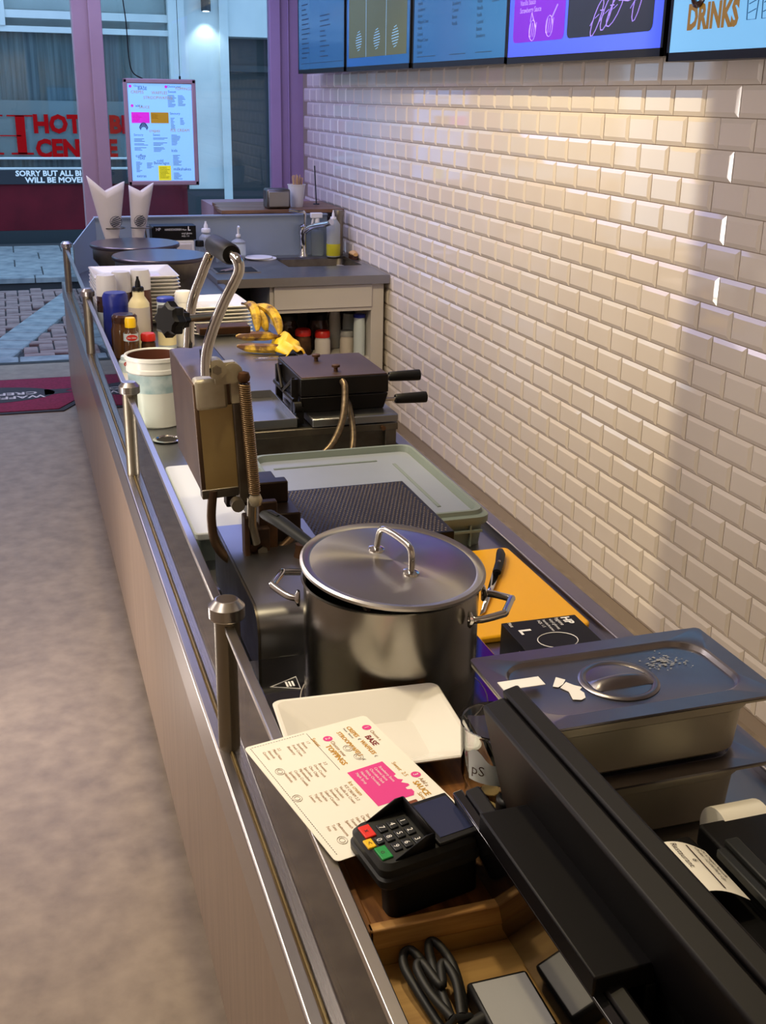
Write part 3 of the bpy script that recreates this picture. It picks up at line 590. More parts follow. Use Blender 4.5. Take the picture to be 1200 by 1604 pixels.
part(hd, 'grip', MB().tube([(.347, 1.908, 1.4475), (.346, 1.914, 1.448), (.345, 2.06, 1.446), (.345, 2.066, 1.445)], [.0155, .018, .018, .0155], 20), 'black')
kb = part(pr, 'knob_rod', MB().cyl((.260, 1.940, 1.337), (.335, 1.995, 1.330), .0065, 12), 'post_steel')
stp = [(.031 if i % 2 == 0 else .025) for i in range(16)]
sk_ = MB(Matrix.Translation((.252, 1.935, 1.338)) @ Vector((-.80, -.58, .12)).to_track_quat('Z', 'Y').to_matrix().to_4x4())
for z0, z1, s0, s1 in ((-.022, 0, .55, .6), (0, .004, .9, 1), (.004, .020, 1, 1), (.020, .025, 1, .8)):
    loft(sk_, [[(stp[i]*s*math.cos(i*math.pi/8), stp[i]*s*math.sin(i*math.pi/8), z) for i in range(16)] for s, z in ((s0, z0), (s1, z1))])
part(kb, 'star_knob', sk_, 'black', sharp=30)
part(pr, 'yoke_plate', MB().box(.295, .385, 1.95, 1.99, 1.305, 1.318), 'rust', bev=.002)
coil = []
for i in range(52*8):
    a = i/8*2*math.pi; s = i/(52*8); c = Vector((.358, 1.885, 1.232))*(1-s)+Vector((.372, 1.885, 1.03))*s; coil.append(c+Vector((math.cos(a)*.0095, math.sin(a)*.0095, 0)))
part(pr, 'spring', MB().tube(coil, .0019, 5), 'spring', sharp=80)
part(pr, 'spring_end', MB().lathe([(.0, -.012), (.010, -.006), (.0115, .0), (.009, .008), (0, .011)], (.358, 1.885, 1.243), 14), 'rust')
part(pr, 'spring_end', MB().lathe([(.0, -.016), (.010, -.010), (.013, .0), (.009, .010), (0, .012)], (.373, 1.885, 1.018), 14), 'cast_silver')
part(pr, 'hinge_bracket', MB().box(.352, .362, 1.885, 1.915, .895, .985).box(.385, .420, 1.915, 1.935, .89, 1.0).box(.362, .402, 1.90, 1.94, .885, .955), 'rust', bev=.003)
part(pr, 'hinge_bracket', MB().box(.34, .46, 2.00, 2.03, .965, 1.008).box(.40, .47, 1.94, 2.2, .90, .965), 'iron', bev=.003)
part(pr, 'hinge_arm', MB().tube([(.368, 1.89, 1.02), (.366, 1.89, .97), (.374, 1.895, .93)], .009, 10), 'post_steel')
part(pr, 'hinge_bolt', MB().cyl((.386, 1.905, .912), (.386, 1.893, .912), .010, 6), 'post_steel'); part(pr, 'hinge_bolt', MB().cyl((.340, 1.895, 1.012), (.340, 1.875, 1.012), .012, 14), 'post_steel')
part(pr, 'hose', MB().tube(smooth_pts([(.303, 1.92, 1.03), (.298, 1.92, .975), (.305, 1.92, .925), (.33, 1.915, .893), (.37, 1.91, .885), (.42, 1.92, .90), (.47, 1.95, .925)], 7), .0085, 12), 'brown_steel', label='brown braided hose')
part(pr, 'control_knob', MB().lathe([(.016, 0), (.013, .012), (.012, .024)], (.452, 1.86, ZW+.125), 16), 'rust')

# ================================================================ hob, pot, ladle
hob = thing('induction_hob', 'black induction hob with a warning triangle under the stock pot', 'hob', (.5, 1.48, ZW))
part(hob, 'hob_body', MB().box(.312, .70, 1.30, 1.635, ZW, ZW+.035), 'black', bev=.003); part(hob, 'hob_glass', MB().box(.306, .706, 1.295, 1.64, ZW+.035, ZW+.042), 'black_gloss', bev=.002)
ZH = ZW+.042
wt = MB(); tri = [(.322, 1.543), (.368, 1.565), (.366, 1.525)]
wt.tube([(x, y, ZH+.0006) for x, y in tri], .0012, 5, closed=True)
for k in range(3): wt.box(.347+k*.005, .350+k*.005, 1.537, 1.553, ZH, ZH+.0008)
part(hob, 'warning_mark', wt, 'white_ink'); part(hob, 'zone_ring', MB().tube([(.5+.145*math.cos(a*.1309), 1.464+.145*math.sin(a*.1309), ZH+.0003) for a in range(48)], .0008, 4, closed=True), 'grey_ink')
PC = Vector((.492, 1.464, ZH)); PR = .131; PH = .204
pot = thing('stock_pot', 'large steel stock pot with side handles on the hob', 'pot', PC)
part(pot, 'pot_body', MB().lathe([(PR-.008, 0), (PR, .006), (PR, PH-.004), (PR+.004, PH), (PR+.001, PH+.001), (PR-.003, PH-.004), (PR-.004, .02), (PR-.02, .008)], PC, 72), 'pot', sharp=30)
def pot_handle(ang, z):
    d = Vector((math.cos(ang), math.sin(ang), 0)); s = Vector((-d.y, d.x, 0)); c = PC+Vector((0, 0, z))
    pts = [c+d*(PR-.002)-s*.048, c+d*(PR+.016)-s*.046+Vector((0, 0, .001)), c+d*(PR+.044)-s*.028+Vector((0, 0, .006)), c+d*(PR+.046)-s*.022+Vector((0, 0, .007)), c+d*(PR+.046)+s*.022+Vector((0, 0, .007)), c+d*(PR+.044)+s*.028+Vector((0, 0, .006)), c+d*(PR+.016)+s*.046+Vector((0, 0, .001)), c+d*(PR-.002)+s*.048]
    h = part(pot, 'pot_handle', MB().tube(smooth_pts(pts, 4), .0055, 10), 'chrome')
    for sg_ in (-1, 1): part(h, 'rivet_plate', MB().tube([c+d*(PR-.001)+s*sg_*.048-Vector((0, 0, .012)), c+d*(PR+.002)+s*sg_*.048, c+d*(PR-.001)+s*sg_*.048+Vector((0, 0, .012))], [.004, .009, .004], 8, flat=.6), 'chrome')
pot_handle(R(150), PH-.030); pot_handle(R(-34), PH-.030)
TL = Matrix.Translation((.494, 1.464, ZH+PH+.018)) @ Matrix.Rotation(R(6), 4, Vector((1, .6, 0)).normalized())
pl_ = thing('pot_lid', 'round steel lid lying tilted on the stock pot', 'lid', (.494, 1.464, ZH+PH+.018))
part(pl_, 'lid_disc', MB(TL).lathe([(.10, .001), (.128, -.002), (.136, -.004), (.1385, -.002), (.1385, .002), (.135, .0045), (.128, .0035), (.124, .0015), (.10, .004), (.03, .0065), (0, .007)], (0, 0, 0), 80, cap1=False), 'lid_steel', sharp=25)
part(pl_, 'lid_handle', MB(TL).tube(smooth_pts([(-.014, .040, .008), (-.013, .039, .03), (-.011, .033, .043), (-.005, .015, .047), (.005, -.015, .047), (.011, -.033, .043), (.013, -.039, .03), (.014, -.040, .008)], 4), .005, 10), 'chrome')
for fx, fy in ((-.014, .040), (.014, -.040)): part(pl_, 'handle_foot', MB(TL).lathe([(.013, 0), (.012, .003), (.006, .005)], (fx, fy, .0055), 18), 'chrome')
ld = thing('ladle', 'ladle with dark green plastic handle sticking out of the pot', 'ladle', (.43, 1.56, ZH+.1))
part(ld, 'handle', MB().tube([(.352, 1.718, 1.052), (.358, 1.706, 1.054), (.372, 1.675, 1.051), (.392, 1.62, 1.044), (.410, 1.57, 1.038)], [.008, .013, .013, .011, .009], 14, flat=.7), 'dark_green')
part(ld, 'hang_hole', MB().tube([(.356, 1.708, 1.0610), (.362, 1.697, 1.0625), (.369, 1.68, 1.0610)], [.003, .0055, .003], 10, flat=.35), 'black')
part(ld, 'rod', MB().cyl((.408, 1.575, 1.039), (.455, 1.46, .98), .005, 8), 'chrome'); part(ld, 'bowl', MB().lathe([(.005, -.03), (.025, -.024), (.036, -.005), (.038, 0), (.034, -.004), (.022, -.02), (0, -.026)], (.46, 1.45, .96), 20, cap1=False), 'chrome')

# ================================================================ cutting board, knife, glove box
single('cutting_board', MB().prism(rrect(.722, .950, 1.665, 2.055, .014, 4), ZW, ZW+.014), 'yellow', 'yellow plastic cutting board beside the stock pot', 'cutting board', bev=.004)
kf = thing('kitchen_knife', 'kitchen knife with black riveted handle on the yellow board', 'knife', (.90, 1.98, ZW+.014))
part(kf, 'handle', MB().tube([(.862, 1.905, ZW+.026), (.885, 1.945, ZW+.027), (.905, 1.985, ZW+.028), (.915, 2.01, ZW+.026)], [.009, .009, .010, .007], 10, flat=.8), 'black'); part(kf, 'rivet', MB().lathe([(.0035, 0), (.003, .002)], (.882, 1.94, ZW+.0335), 10), 'chrome')
part(kf, 'blade', MB().add([(.868, 1.903, ZW+.026), (.855, 1.91, ZW+.026), (.76, 1.745, ZW+.018), (.775, 1.755, ZW+.018)], [(0, 1, 2, 3)]), 'chrome', solid=.002)
def carton(name, label, T, sx, sy, sz, big):
    t = thing(name, label, 'box', T.translation)
    part(t, 'carton', MB(T).box(-sx/2, sx/2, -sy/2, sy/2, 0, sz), 'black', bev=.001); return t
gT = rot((.815, 1.555, ZW), R(-1)); gb = carton('glove_box', 'black glove carton marked L beside the yellow cutting board', gT, .140, .125, .062, 1)
zt = .0625
tf = lambda x, y: (lambda a, b: gT @ Vector((x+b, y-a, zt)))
part(gb, 'lettering', MB().text('L', .030, tf(-.052, .030), sx=1.25, bold=.001).text('Maat', .009, tf(-.060, .060)).text('HP', .022, tf(.040, .058), bold=.0008).text('hygiene', .011, tf(.028, .058), sx=.9).text('vinyl gloves', .009, tf(.016, .056)).text('handschoenen', .008, tf(.004, .056)).text('AQL 1.5', .008, tf(-.006, .056)), 'white_ink')
part(gb, 'opening_ring', MB(gT).tube([(-.002+.035*math.cos(a*.2618), -.022+.028*math.sin(a*.2618), zt) for a in range(24)], .0008, 4, closed=True), 'white_ink')
part(gb, 'side_label', MB(gT).quad((-.0705, -.05, .02), (-.0705, -.02, .02), (-.0705, -.02, .05), (-.0705, -.05, .05)), 'grey_ink')

# ================================================================ gastronorm pans
def pan(name, label, x0, x1, y0, y1, z, h, lidded):
    t = thing(name, label, 'food pan', ((x0+x1)/2, (y0+y1)/2, z))
    g = lambda d, zz, r: [(x, y, zz) for x, y in rrect(x0+d, x1-d, y0+d, y1-d, r, 5)]
    mb = MB(); loft(mb, [g(.034, z, .035), g(.026, z+.008, .04), g(.022, z+h*.72, .042), g(.018, z+h*.76, .042), g(.018, z+h-.003, .042), g(0, z+h-.003, .012), g(0, z+h, .012), g(.02, z+h, .04), g(.026, z+h*.5, .04), g(.036, z+.004, .035)]); part(t, 'pan_body', mb, 'steel_body', sharp=30)
    return t
gx0, gx1, gy0, gy1 = .537, .892, 1.062, 1.262
p1 = pan('food_pan', 'lower steel food pan standing on the counter under another pan', gx0, gx1, gy0, gy1, ZW, .100, 0)
def panlid(name, label, z):
    t = thing(name, label, 'lid', ((gx0+gx1)/2, (gy0+gy1)/2, z))
    g = lambda d, zz, r: [(x, y, zz) for x, y in rrect(gx0+d, gx1-d, gy0+d, gy1-d, r, 6)]
    mb = MB(); loft(mb, [g(.0, z, .008), g(0, z+.003, .008), g(.026, z+.003, .042), g(.029, z+.0015, .040), g(.032, z-.004, .038), g(.036, z-.005, .036)], cap0=False); cx, cy = (gx0+gx1)/2-.004, (gy0+gy1)/2+.001
    part(t, 'lid_plate', mb, 'steel_pan', sharp=25); return t, cx, cy
panlid('pan_lid', 'flat steel lid on the lower food pan', ZW+.100)
p2 = pan('food_pan', 'upper steel food pan stacked on the lower pan', gx0, gx1, gy0, gy1, ZW+.104, .095, 0)
pt, cx, cy = panlid('pan_lid', 'steel pan lid with a round recessed grip and torn white sticker', ZW+.200)
zl_ = ZW+.1955
part(pt, 'grip_rim', MB().lathe([(.054, .0003), (.051, .003), (.047, .0028), (.043, .0005)], (cx, cy, zl_), 44, False, False), 'steel_pan', sharp=60)
dome = MB().lathe([(.044, .0005), (.039, .0012), (.0, .0016)], (cx, cy, zl_), 44, cap0=False, cap1=False); part(pt, 'grip_dish', dome, 'steel_pan', sharp=60)
part(pt, 'grip_bar', MB().grid(lambda u, v: Vector((cx-.043+.086*u, cy-.014+.030*v-.008, zl_+.0015+.011*math.sin(math.pi*v)*math.sin(math.pi*u)**.5)), 16, 8), 'steel_pan', sharp=70)
for k, poly in enumerate(([(-.092, .008), (-.077, .030), (-.068, .020), (-.076, .010), (-.086, .004)], [(-.082, -.030), (-.078, -.010), (-.084, .002), (-.070, .014), (-.064, .004), (-.056, -.004), (-.062, -.010), (-.060, -.018), (-.064, -.030), (-.072, -.034)])):
    part(pt, 'torn_sticker', MB().prism([(cx+x, cy+y, ) for x, y in poly][::-1], zl_+.0005, zl_+.0010), 'white_ink')
rs_ = MB(); rn = random.Random(3)
for k in range(90):
    x, y = cx+.085+rn.gauss(0, .015), cy+.028+rn.gauss(0, .010); s = rn.uniform(.0008, .0026); rs_.add([(x-s, y-s*.4, zl_+.0008), (x+s, y-s*.5, zl_+.0008), (x+s*.6, y+s*.6, zl_+.001), (x-s*.6, y+s*.5, zl_+.0008)], [(0, 1, 2, 3)])
o = part(pt, 'glue_residue', rs_, 'foil_grey'); o['kind'] = 'stuff'
single('price_ticket', MB().box(gx0+.010, gx0+.068, gy0+.104, gy0+.126, ZW+.2035, ZW+.2045), 'white_ink', 'white paper ticket on the corner of the top pan lid', 'ticket')

# ================================================================ wooden till tray, plate, menu, terminal
ZT = .890
wb = thing('wooden_box', 'brown wooden box tray holding the card terminal', 'box', (.40, 1.0, ZW))
part(wb, 'top_board', MB().box(.284, .527, .905, 1.285, ZT-.016, ZT), 'wood', bev=.002)
part(wb, 'front_edge', MB().box(.284, .527, .893, .906, ZT-.020, ZT+.006), 'wood_edge', bev=.002); part(wb, 'side_edge', MB().box(.280, .290, .893, 1.285, ZT-.03, ZT+.006), 'wood', bev=.002)
part(wb, 'front_board', MB().box(.29, .527, .897, .91, ZW, ZT-.016), 'wood_light'); part(wb, 'base_board', MB().box(.284, .62, .30, .895, ZW, ZW+.062), 'wood_light')
part(wb, 'side_board', MB().box(.517, .527, .91, 1.285, ZW, ZT-.016).box(.29, .517, 1.275, 1.285, ZW, ZT-.016), 'wood')
sp = thing('serving_plate', 'square white deep plate under the menu sheet', 'plate', (.39, 1.25, ZT))
mb = MB(); PT = rot((.392, 1.234, ZT), R(-3))
q = lambda d, z: [PT @ Vector((x, y, z)) for x, y in rrect(-.118+d, .118-d, -.096+d, .096-d, .012, 4)]
loft(mb, [q(.045, 0), q(.042, .002), q(.002, .030), q(0, .033), q(.002, .0345), q(.006, .034), q(.050, .008), q(.056, .007)]); part(sp, 'dish', mb, 'white_china', sharp=12)
# menu sheet
ZM = .929
mo = Vector((.388, 1.254, ZM)); mx = Vector((.051, -.250, 0)).normalized(); my = Vector((.169, .035, 0)).normalized()
my = (my-mx*my.dot(mx)).normalized()
MWd, MHt = .255, .173
def mpt(a, b, dz=0):   # a along reading direction, b downwards
    p = mo+mx*a-my*b; return Vector((p.x, p.y, ZM+dz))
ms = thing('menu_sheet', 'printed paper menu lying over the plate and glass rail', 'menu', (mpt(MWd/2, MHt/2)))
part(ms, 'paper', MB().add([mpt(x, y, z) for z in (0, .0008) for x, y in rrect(0, MWd, 0, MHt, .006, 3)], [tuple(range(16)), tuple(range(16, 32))[::-1]]+[(i, 16+i, 16+(i+1) % 16, (i+1) % 16) for i in range(16)]), 'paper')
def mtext(mbx, s, size, a, b, **k): mbx.text(s, size, lambda u, v: mpt(a+u, b-v, .0012), **k)
ink = {k: MB() for k in ('gold', 'brown', 'pink', 'dark', 'maroon', 'grey', 'choc', 'white')}
def disc(mbx, a, b, r, dz=.0011): mbx.add([mpt(a+r*math.cos(t*.3927), b+r*math.sin(t*.3927), dz) for t in range(16)], [tuple(range(16))])
for n_, a, b in (('1', .029, .013), ('2', .030, .070), ('3', .152, .012)):
    dm = MB(); disc(dm, a, b, .0062); part(ms, 'number_badge', dm, 'pink_ink'); ink['white'].text(n_, .009, lambda u, v, a=a, b=b: mpt(a+u, b+.003-v, .0014), 'CENTER')
mtext(ink['brown'], 'Choose a', .0068, .038, .014); mtext(ink['maroon'], 'BASE', .0115, .047, .026, bold=.0003)
mtext(ink['gold'], 'WAFFLES', .0085, .054, .037, bold=.0002); mtext(ink['dark'], '€', .006, .092, .037); mtext(ink['dark'], '€', .006, .048, .037)
mtext(ink['gold'], 'CREPES', .0085, .016, .037, bold=.0002); mtext(ink['gold'], 'STROOPWAFELS', .0085, .022, .054, bold=.0002); mtext(ink['dark'], '€', .006, .092, .054)
mtext(ink['dark'], 'Sweet   Savoury', .0042, .017, .042)
mtext(ink['brown'], 'Choose your', .0072, .038, .071); mtext(ink['gold'], 'TOPPINGS', .0105, .044, .081, bold=.0003)
mtext(ink['gold'], 'Sweet', .0085, .020, .090)
mtext(ink['gold'], 'Sweet  2.5', .008, .116, .026); mtext(ink['brown'], 'Add a', .0078, .161, .014); mtext(ink['gold'], 'SAUCE', .0105, .164, .024, bold=.0003); mtext(ink['gold'], 'Savoury', .008, .186, .031)
blk = [(.108, .034), (.140, .033), (.142, .037), (.150, .036), (.154, .031), (.158, .036), (.164, .030), (.168, .030), (.170, .037), (.174, .037), (.176, .032), (.182, .032), (.188, .036), (.188, .084), (.110, .084)]
ink['pink'].add([mpt(x, y, .0010) for x, y in blk], [tuple(range(len(blk)))])
ink['choc'].add([mpt(x, y, .0010) for x, y in ((.196, .038), (.250, .038), (.250, .084), (.196, .084))], [(0, 1, 2, 3)])
for k, q in enumerate(('Strawberry Sauce', 'Caramel Sauce', 'Chocolate Dark', 'White Chocolate', 'Hazelnut', 'Maple Syrup')): mtext(ink['white'], q, .0052, .116, .044+k*.0064)
for k, q in enumerate(('Garlic Sauce', 'Ketchup', 'Mayonnaise', 'Pesto')): mtext(ink['white'], q, .0052, .201, .047+k*.0068)
cols = ((.023, .098, ('1.7', 'Banana', 'Strawberry', 'Fresh Cream', 'Blueberry')), (.021, .137, ('2.2', 'Mixed Nuts', 'Almonds', 'Coconut')), (.076, .100, ('2.2', 'Brownies', 'Oreo Crunch', 'Choc Chips', 'Speculoos', 'Marshmallow', 'Cookie Crumble', 'Sprinkles', 'Hazelnuts')), (.132, .100, ('ICE CREAM 2.2', 'Vanilla Ice Cream', 'Chocolate', 'Strawberry', 'Salted Caramel', 'Pistachio', 'Yoghurt', 'Lemon')), (.195, .105, ('Savoury', 'Cheese', 'Ham', 'Tomato', 'Spinach')), (.195, .142, ('Mushrooms', 'Tuna', 'Feta')))
for a, b, ls in cols:
    for k, q in enumerate(ls): mtext(ink['brown'], q, .0054, a, b+k*.0066)
mtext(ink['gold'], 'Ice cream', .008, .128, .093)
dash = MB()
for k in range(60): dash.add([mpt(.006+k*.004, .166, .001), mpt(.0085+k*.004, .166, .001), mpt(.0085+k*.004, .1668, .001), mpt(.006+k*.004, .1668, .001)], [(0, 1, 2, 3)])
for k in range(20): dash.add([mpt(.005, .092+k*.0037, .001), mpt(.0058, .092+k*.0037, .001), mpt(.0058, .0942+k*.0037, .001), mpt(.005, .0942+k*.0037, .001)], [(0, 1, 2, 3)])
dash.add([mpt(.006, .0885, .001), mpt(.10, .0885, .001), mpt(.10, .0891, .001), mpt(.006, .0891, .001)], [(0, 1, 2, 3)])
part(ms, 'border_line', dash, 'dark_ink')['kind'] = 'stuff'
dec = MB()
for a, b in ((.07, .155), (.13, .160), (.225, .150), (.062, .058), (.085, .055)):
    for r_ in (.004, .007): dec.tube([mpt(a+r_*math.cos(t*.5236), b+r_*.8*math.sin(t*.5236), .0012) for t in range(12)], .0004, 4, closed=True)
part(ms, 'drawing', dec, 'grey_ink')['kind'] = 'stuff'
for k, nm in (('gold', 'gold_ink'), ('brown', 'brown_ink'), ('pink', 'pink_ink'), ('maroon', 'maroon_ink'), ('choc', 'choc_ink'), ('white', 'white_ink'), ('dark', 'dark_ink')): o = part(ms, 'colour_block' if k in ('pink', 'choc') else 'lettering', ink[k], nm)
for o in ms.children:
    if o.name.startswith('lettering'): o['kind'] = 'stuff'

# card terminal: local +x = toward its display, +y = to the left of its keypad
TT = rot((.382, .962, .9335), R(8.5), 0, R(-3))
tm = thing('card_terminal', 'dark grey card payment terminal with coloured keys', 'card terminal', (.382, .962, ZT))
hw = .044
part(tm, 'dock', MB(TT).prism(rrect(-.078, .030, -hw+.004, -.012, .010, 4), -.042, .0), 'black', bev=.002)
part(tm, 'shell', (lambda mb: loft(mb, [[(x, y, z) for x, y in rrect(-.088+d, .034-d, -hw+d, hw-d, .012, 5)] for d, z in ((.002, 0), (0, .004), (0, .012), (.0025, .014), (.002, .024), (.006, .030))]))(MB(TT)), 'charcoal', bev=0, sharp=30)
part(tm, 'display_bezel', MB(TT).box(-.018, .032, -hw+.005, hw-.005, .0295, .034), 'black', bev=.002)
part(tm, 'display', MB(TT).box(-.012, .029, -.030, .032, .034, .0346), 'screen_off')
sh_ = MB(TT)
sh_.add([(-.068, hw-.008, .030), (-.022, hw-.008, .030), (-.022, hw-.008, .048), (-.032, hw-.008, .048)], [(0, 1, 2, 3)]).add([(-.068, -hw+.008, .030), (-.022, -hw+.008, .030), (-.022, -hw+.008, .048), (-.032, -hw+.008, .048)], [(3, 2, 1, 0)]).add([(-.022, -hw+.008, .030), (-.022, hw-.008, .030), (-.022, hw-.008, .048), (-.022, -hw+.008, .048)], [(0, 1, 2, 3)])
part(tm, 'privacy_shield', sh_, 'black', solid=.0018)
keys = []
colx = [-.0325, -.0450, -.0575]
for r_, row in enumerate((('1', '2', '3'), ('4', '5', '6'), ('7', '8', '9'))):
    for c_, s in enumerate(row): keys.append((colx[r_], .0175-c_*.0175, .0095, .0135, 'key', s))
keys += [(-.0690, 0, .0080, .012, 'key', '0'), (-.074, .020, .013, .021, 'red_key', 'x'), (-.0805, .0, .010, .015, 'yellow_key', '<'), (-.074, -.020, .013, .021, 'green_key', 'o')]
for kx, ky, lx, ly, mm, s in keys:
    k_ = part(tm, 'key', MB(TT).box(kx-lx/2, kx+lx/2, ky-ly/2, ky+ly/2, .0295, .0322), mm, bev=.001)
    part(k_, 'key_symbol', MB().text(s, .009, lambda u, v, kx=kx, ky=ky: TT @ Vector((kx-.003+v, ky-u, .0325)), 'CENTER'), 'white_ink' if mm == 'key' else 'dark_ink')

# power cable in the box, adaptor
cb = thing('coiled_cable', 'bundled black power cable in the wooden box', 'cable', (.335, .84, ZW+.062))
zc = ZW+.070
part(cb, 'cable_loop', MB().tube(smooth_pts([(.326, .790, zc), (.318, .835, zc+.006), (.314, .868, zc+.010), (.320, .886, zc+.012), (.330, .884, zc+.012), (.336, .85, zc+.008), (.338, .80, zc)], 6), .0048, 10), 'rubber')
part(cb, 'cable_loop', MB().tube(smooth_pts([(.336, .79, zc+.008), (.340, .85, zc+.014), (.346, .884, zc+.016), (.355, .886, zc+.016), (.361, .855, zc+.014), (.355, .81, zc+.01), (.345, .785, zc+.008)], 6), .0048, 10), 'rubber')
part(cb, 'cable_loop', MB().tube(smooth_pts([(.334, .785, zc+.016), (.324, .82, zc+.018), (.322, .852, zc+.020), (.330, .858, zc+.020), (.338, .825, zc+.018), (.346, .848, zc+.020), (.352, .850, zc+.020), (.354, .825, zc+.018), (.344, .785, zc+.016)], 6), .0048, 10), 'rubber')
part(cb, 'tie', MB().tube([(.324, .783, zc+.004), (.336, .780, zc+.020), (.352, .784, zc+.014), (.342, .787, zc-.002)], .004, 8, closed=True), 'rubber')
part(cb, 'plug', MB().cyl((.34, .775, zc+.006), (.366, .782, zc+.008), .008, 12).tube([(.33, .78, zc+.006), (.308, .755, zc+.002), (.302, .70, zc)], .0048, 10), 'rubber')
ad = thing('power_adaptor', 'black power adaptor with a grey label beside the coiled cable', 'adaptor', (.40, .78, ZW+.062))
part(ad, 'adaptor_body', MB().box(.364, .43, .745, .825, ZW+.062, ZW+.086), 'black', bev=.004); part(ad, 'adaptor_label', MB().box(.369, .426, .75, .82, ZW+.086, ZW+.0865), 'foil_grey')

# glass tumbler
gl = thing('tip_glass', 'clear glass tumbler with a worn sticker and coins', 'glass', (.4905, 1.056, ZT))
gc = (.4905, 1.056, ZT)
part(gl, 'glass_body', MB().lathe([(.032, 0), (.0345, .004), (.0355, .012), (.037, .045), (.0415, .06), (.0445, .122), (.045, .127), (.0437, .128), (.0427, .124), (.0397, .062), (.0345, .047), (.032, .016), (.0, .013)], gc, 40, cap1=False), 'tumbler', sharp=35)
part(gl, 'sticker', MB().grid(lambda u, v: Vector((gc[0]+(.0428+.0032*v)*math.cos(R(200+62*u)), gc[1]+(.0428+.0032*v)*math.sin(R(200+62*u)), ZT+.066+(.036+.008*math.sin(7*u))*v)), 10, 3), 'bottle_label')
def gfr(u, v): a = R(208)+u/.0450; return Vector((gc[0]+.0466*math.cos(a), gc[1]+.0466*math.sin(a), ZT+.078+v))
part(gl, 'lettering', MB().text('pS', .018, gfr), 'dark_ink')
for k, (dx, dy, s) in enumerate(((-.012, -.012, 20), (.012, -.008, -15), (.0, .012, 8))):
    T_ = rot((gc[0]+dx, gc[1]+dy, ZT+.0165+.003*k), 0, R(s*.3)); single('coin', MB(T_).lathe([(.011, 0), (.0115, .0005), (.0115, .0018), (.011, .0023)], n=20), 'gold_steel', 'brass coin lying in the bottom of the glass tumbler', 'coin', 'coins in the tumbler')

# ================================================================ till (two displays back to back)
ZB = ZW+.062
po = thing('point_of_sale_till', 'black point of sale till with tilted monitor and customer display', 'till', (.48, .75, ZB))
part(po, 'till_base', MB().box(.445, .61, .52, .88, ZB, ZB+.018), 'black', bev=.004); part(po, 'stand_neck', MB().box(.475, .52, .62, .84, ZB+.018, .99), 'black', bev=.005)
CT = rot((.409, .808, .982), R(1), 0, R(-13))
part(po, 'customer_display', MB(CT).box(0, .012, -.26, .176, -.128, 0), 'black_gloss', bev=.002)
part(po, 'display_edge', MB(CT).box(.012, .030, -.26, .168, -.12, .003), 'black_purple', bev=.003)
BT = rot((.444, .795, .985), R(1))
part(po, 'bracket_cover', MB(BT).box(-.034, .034, -.128, .118, -.005, .018), 'black_purple', bev=.002)
part(po, 'bracket_arm', MB(BT).box(.018, .036, -.128, .118, -.05, -.005), 'black', bev=.002)
MTm = rot((.472, .76, 1.086), R(1.5), 0, R(-14))
part(po, 'monitor', MB(MTm).box(-.026, .002, -.36, .236, -.20, .0), 'black_purple', bev=.004)
part(po, 'monitor_bezel', MB(MTm).box(.002, .022, -.365, .242, -.205, .004), 'black_purple', bev=.003)
part(po, 'monitor_display', MB(MTm).box(.022, .0235, -.35, .228, -.19, -.012), 'black_gloss')
part(po, 'monitor_mount', MB().box(.470, .498, .735, .90, .955, 1.006), 'black_purple', bev=.003)
part(po, 'card_reader', MB().prism(rrect(.468, .515, .985, 1.012, .012, 4), .925, .952), 'black', bev=.004)

# receipt printer
rp_ = thing('receipt_printer', 'black receipt printer with a curled paper slip', 'printer', (.74, .90, ZW))
part(rp_, 'printer_body', MB().box(.655, .86, .78, .985, ZW, ZW+.055), 'black', bev=.006); part(rp_, 'printer_cover', MB().box(.735, .86, .80, .99, ZW+.055, ZW+.085).box(.70, .722, .955, .985, ZW+.055, ZW+.075), 'black', bev=.004)
part(rp_, 'tear_bar', MB().box(.725, .737, .80, .935, ZW+.078, ZW+.090).box(.742, .76, .80, .945, ZW+.085, ZW+.093), 'charcoal', bev=.002)
def pap(u, v): return Vector((.722-.072*u, .86+.092*v+.012*u, ZW+.075+.022*math.sin(2.2*u)-.006*u))
part(rp_, 'paper_slip', MB().grid(pap, 12, 2), 'paper')
pf = lambda a0: (lambda a, b: pap(max(0, min(1, a0-b/.075)), 1-(a+.004)/.092)+Vector((-.0006, 0, .0012)))
part(rp_, 'lettering', MB().text('Restaurant', .0105, pf(.66), sx=1.0).text('6', .0105, lambda a, b: pf(.52)(a+.03, b)).text('Order 12:54 Pick Up', .0075, pf(.24)).text('2x Crepe Nutella', .0075, pf(.12)), 'dark_ink')
part(rp_, 'printed_line', MB().grid(lambda u, v: pap(.40-.03*v, .06+.88*u)+Vector((-.0006, 0, .0012)), 8, 1), 'dark_ink')
def roll(u, v): a = R(20+150*u); return Vector((.795+.03*v, .992+.03*math.cos(a)-.01, ZW+.082+.026*math.sin(a)))
g = part(rp_, 'paper_roll', MB().lathe([(.034, 0), (.034, .065), (.01, .065)], (0, 0, 0), 28), 'paper')
for v in g.data.vertices: v.co += wloc(rp_)
g.location = Vector((.77, 1.0, ZW+.055))-wloc(rp_); g.rotation_euler = (0, R(90), 0)

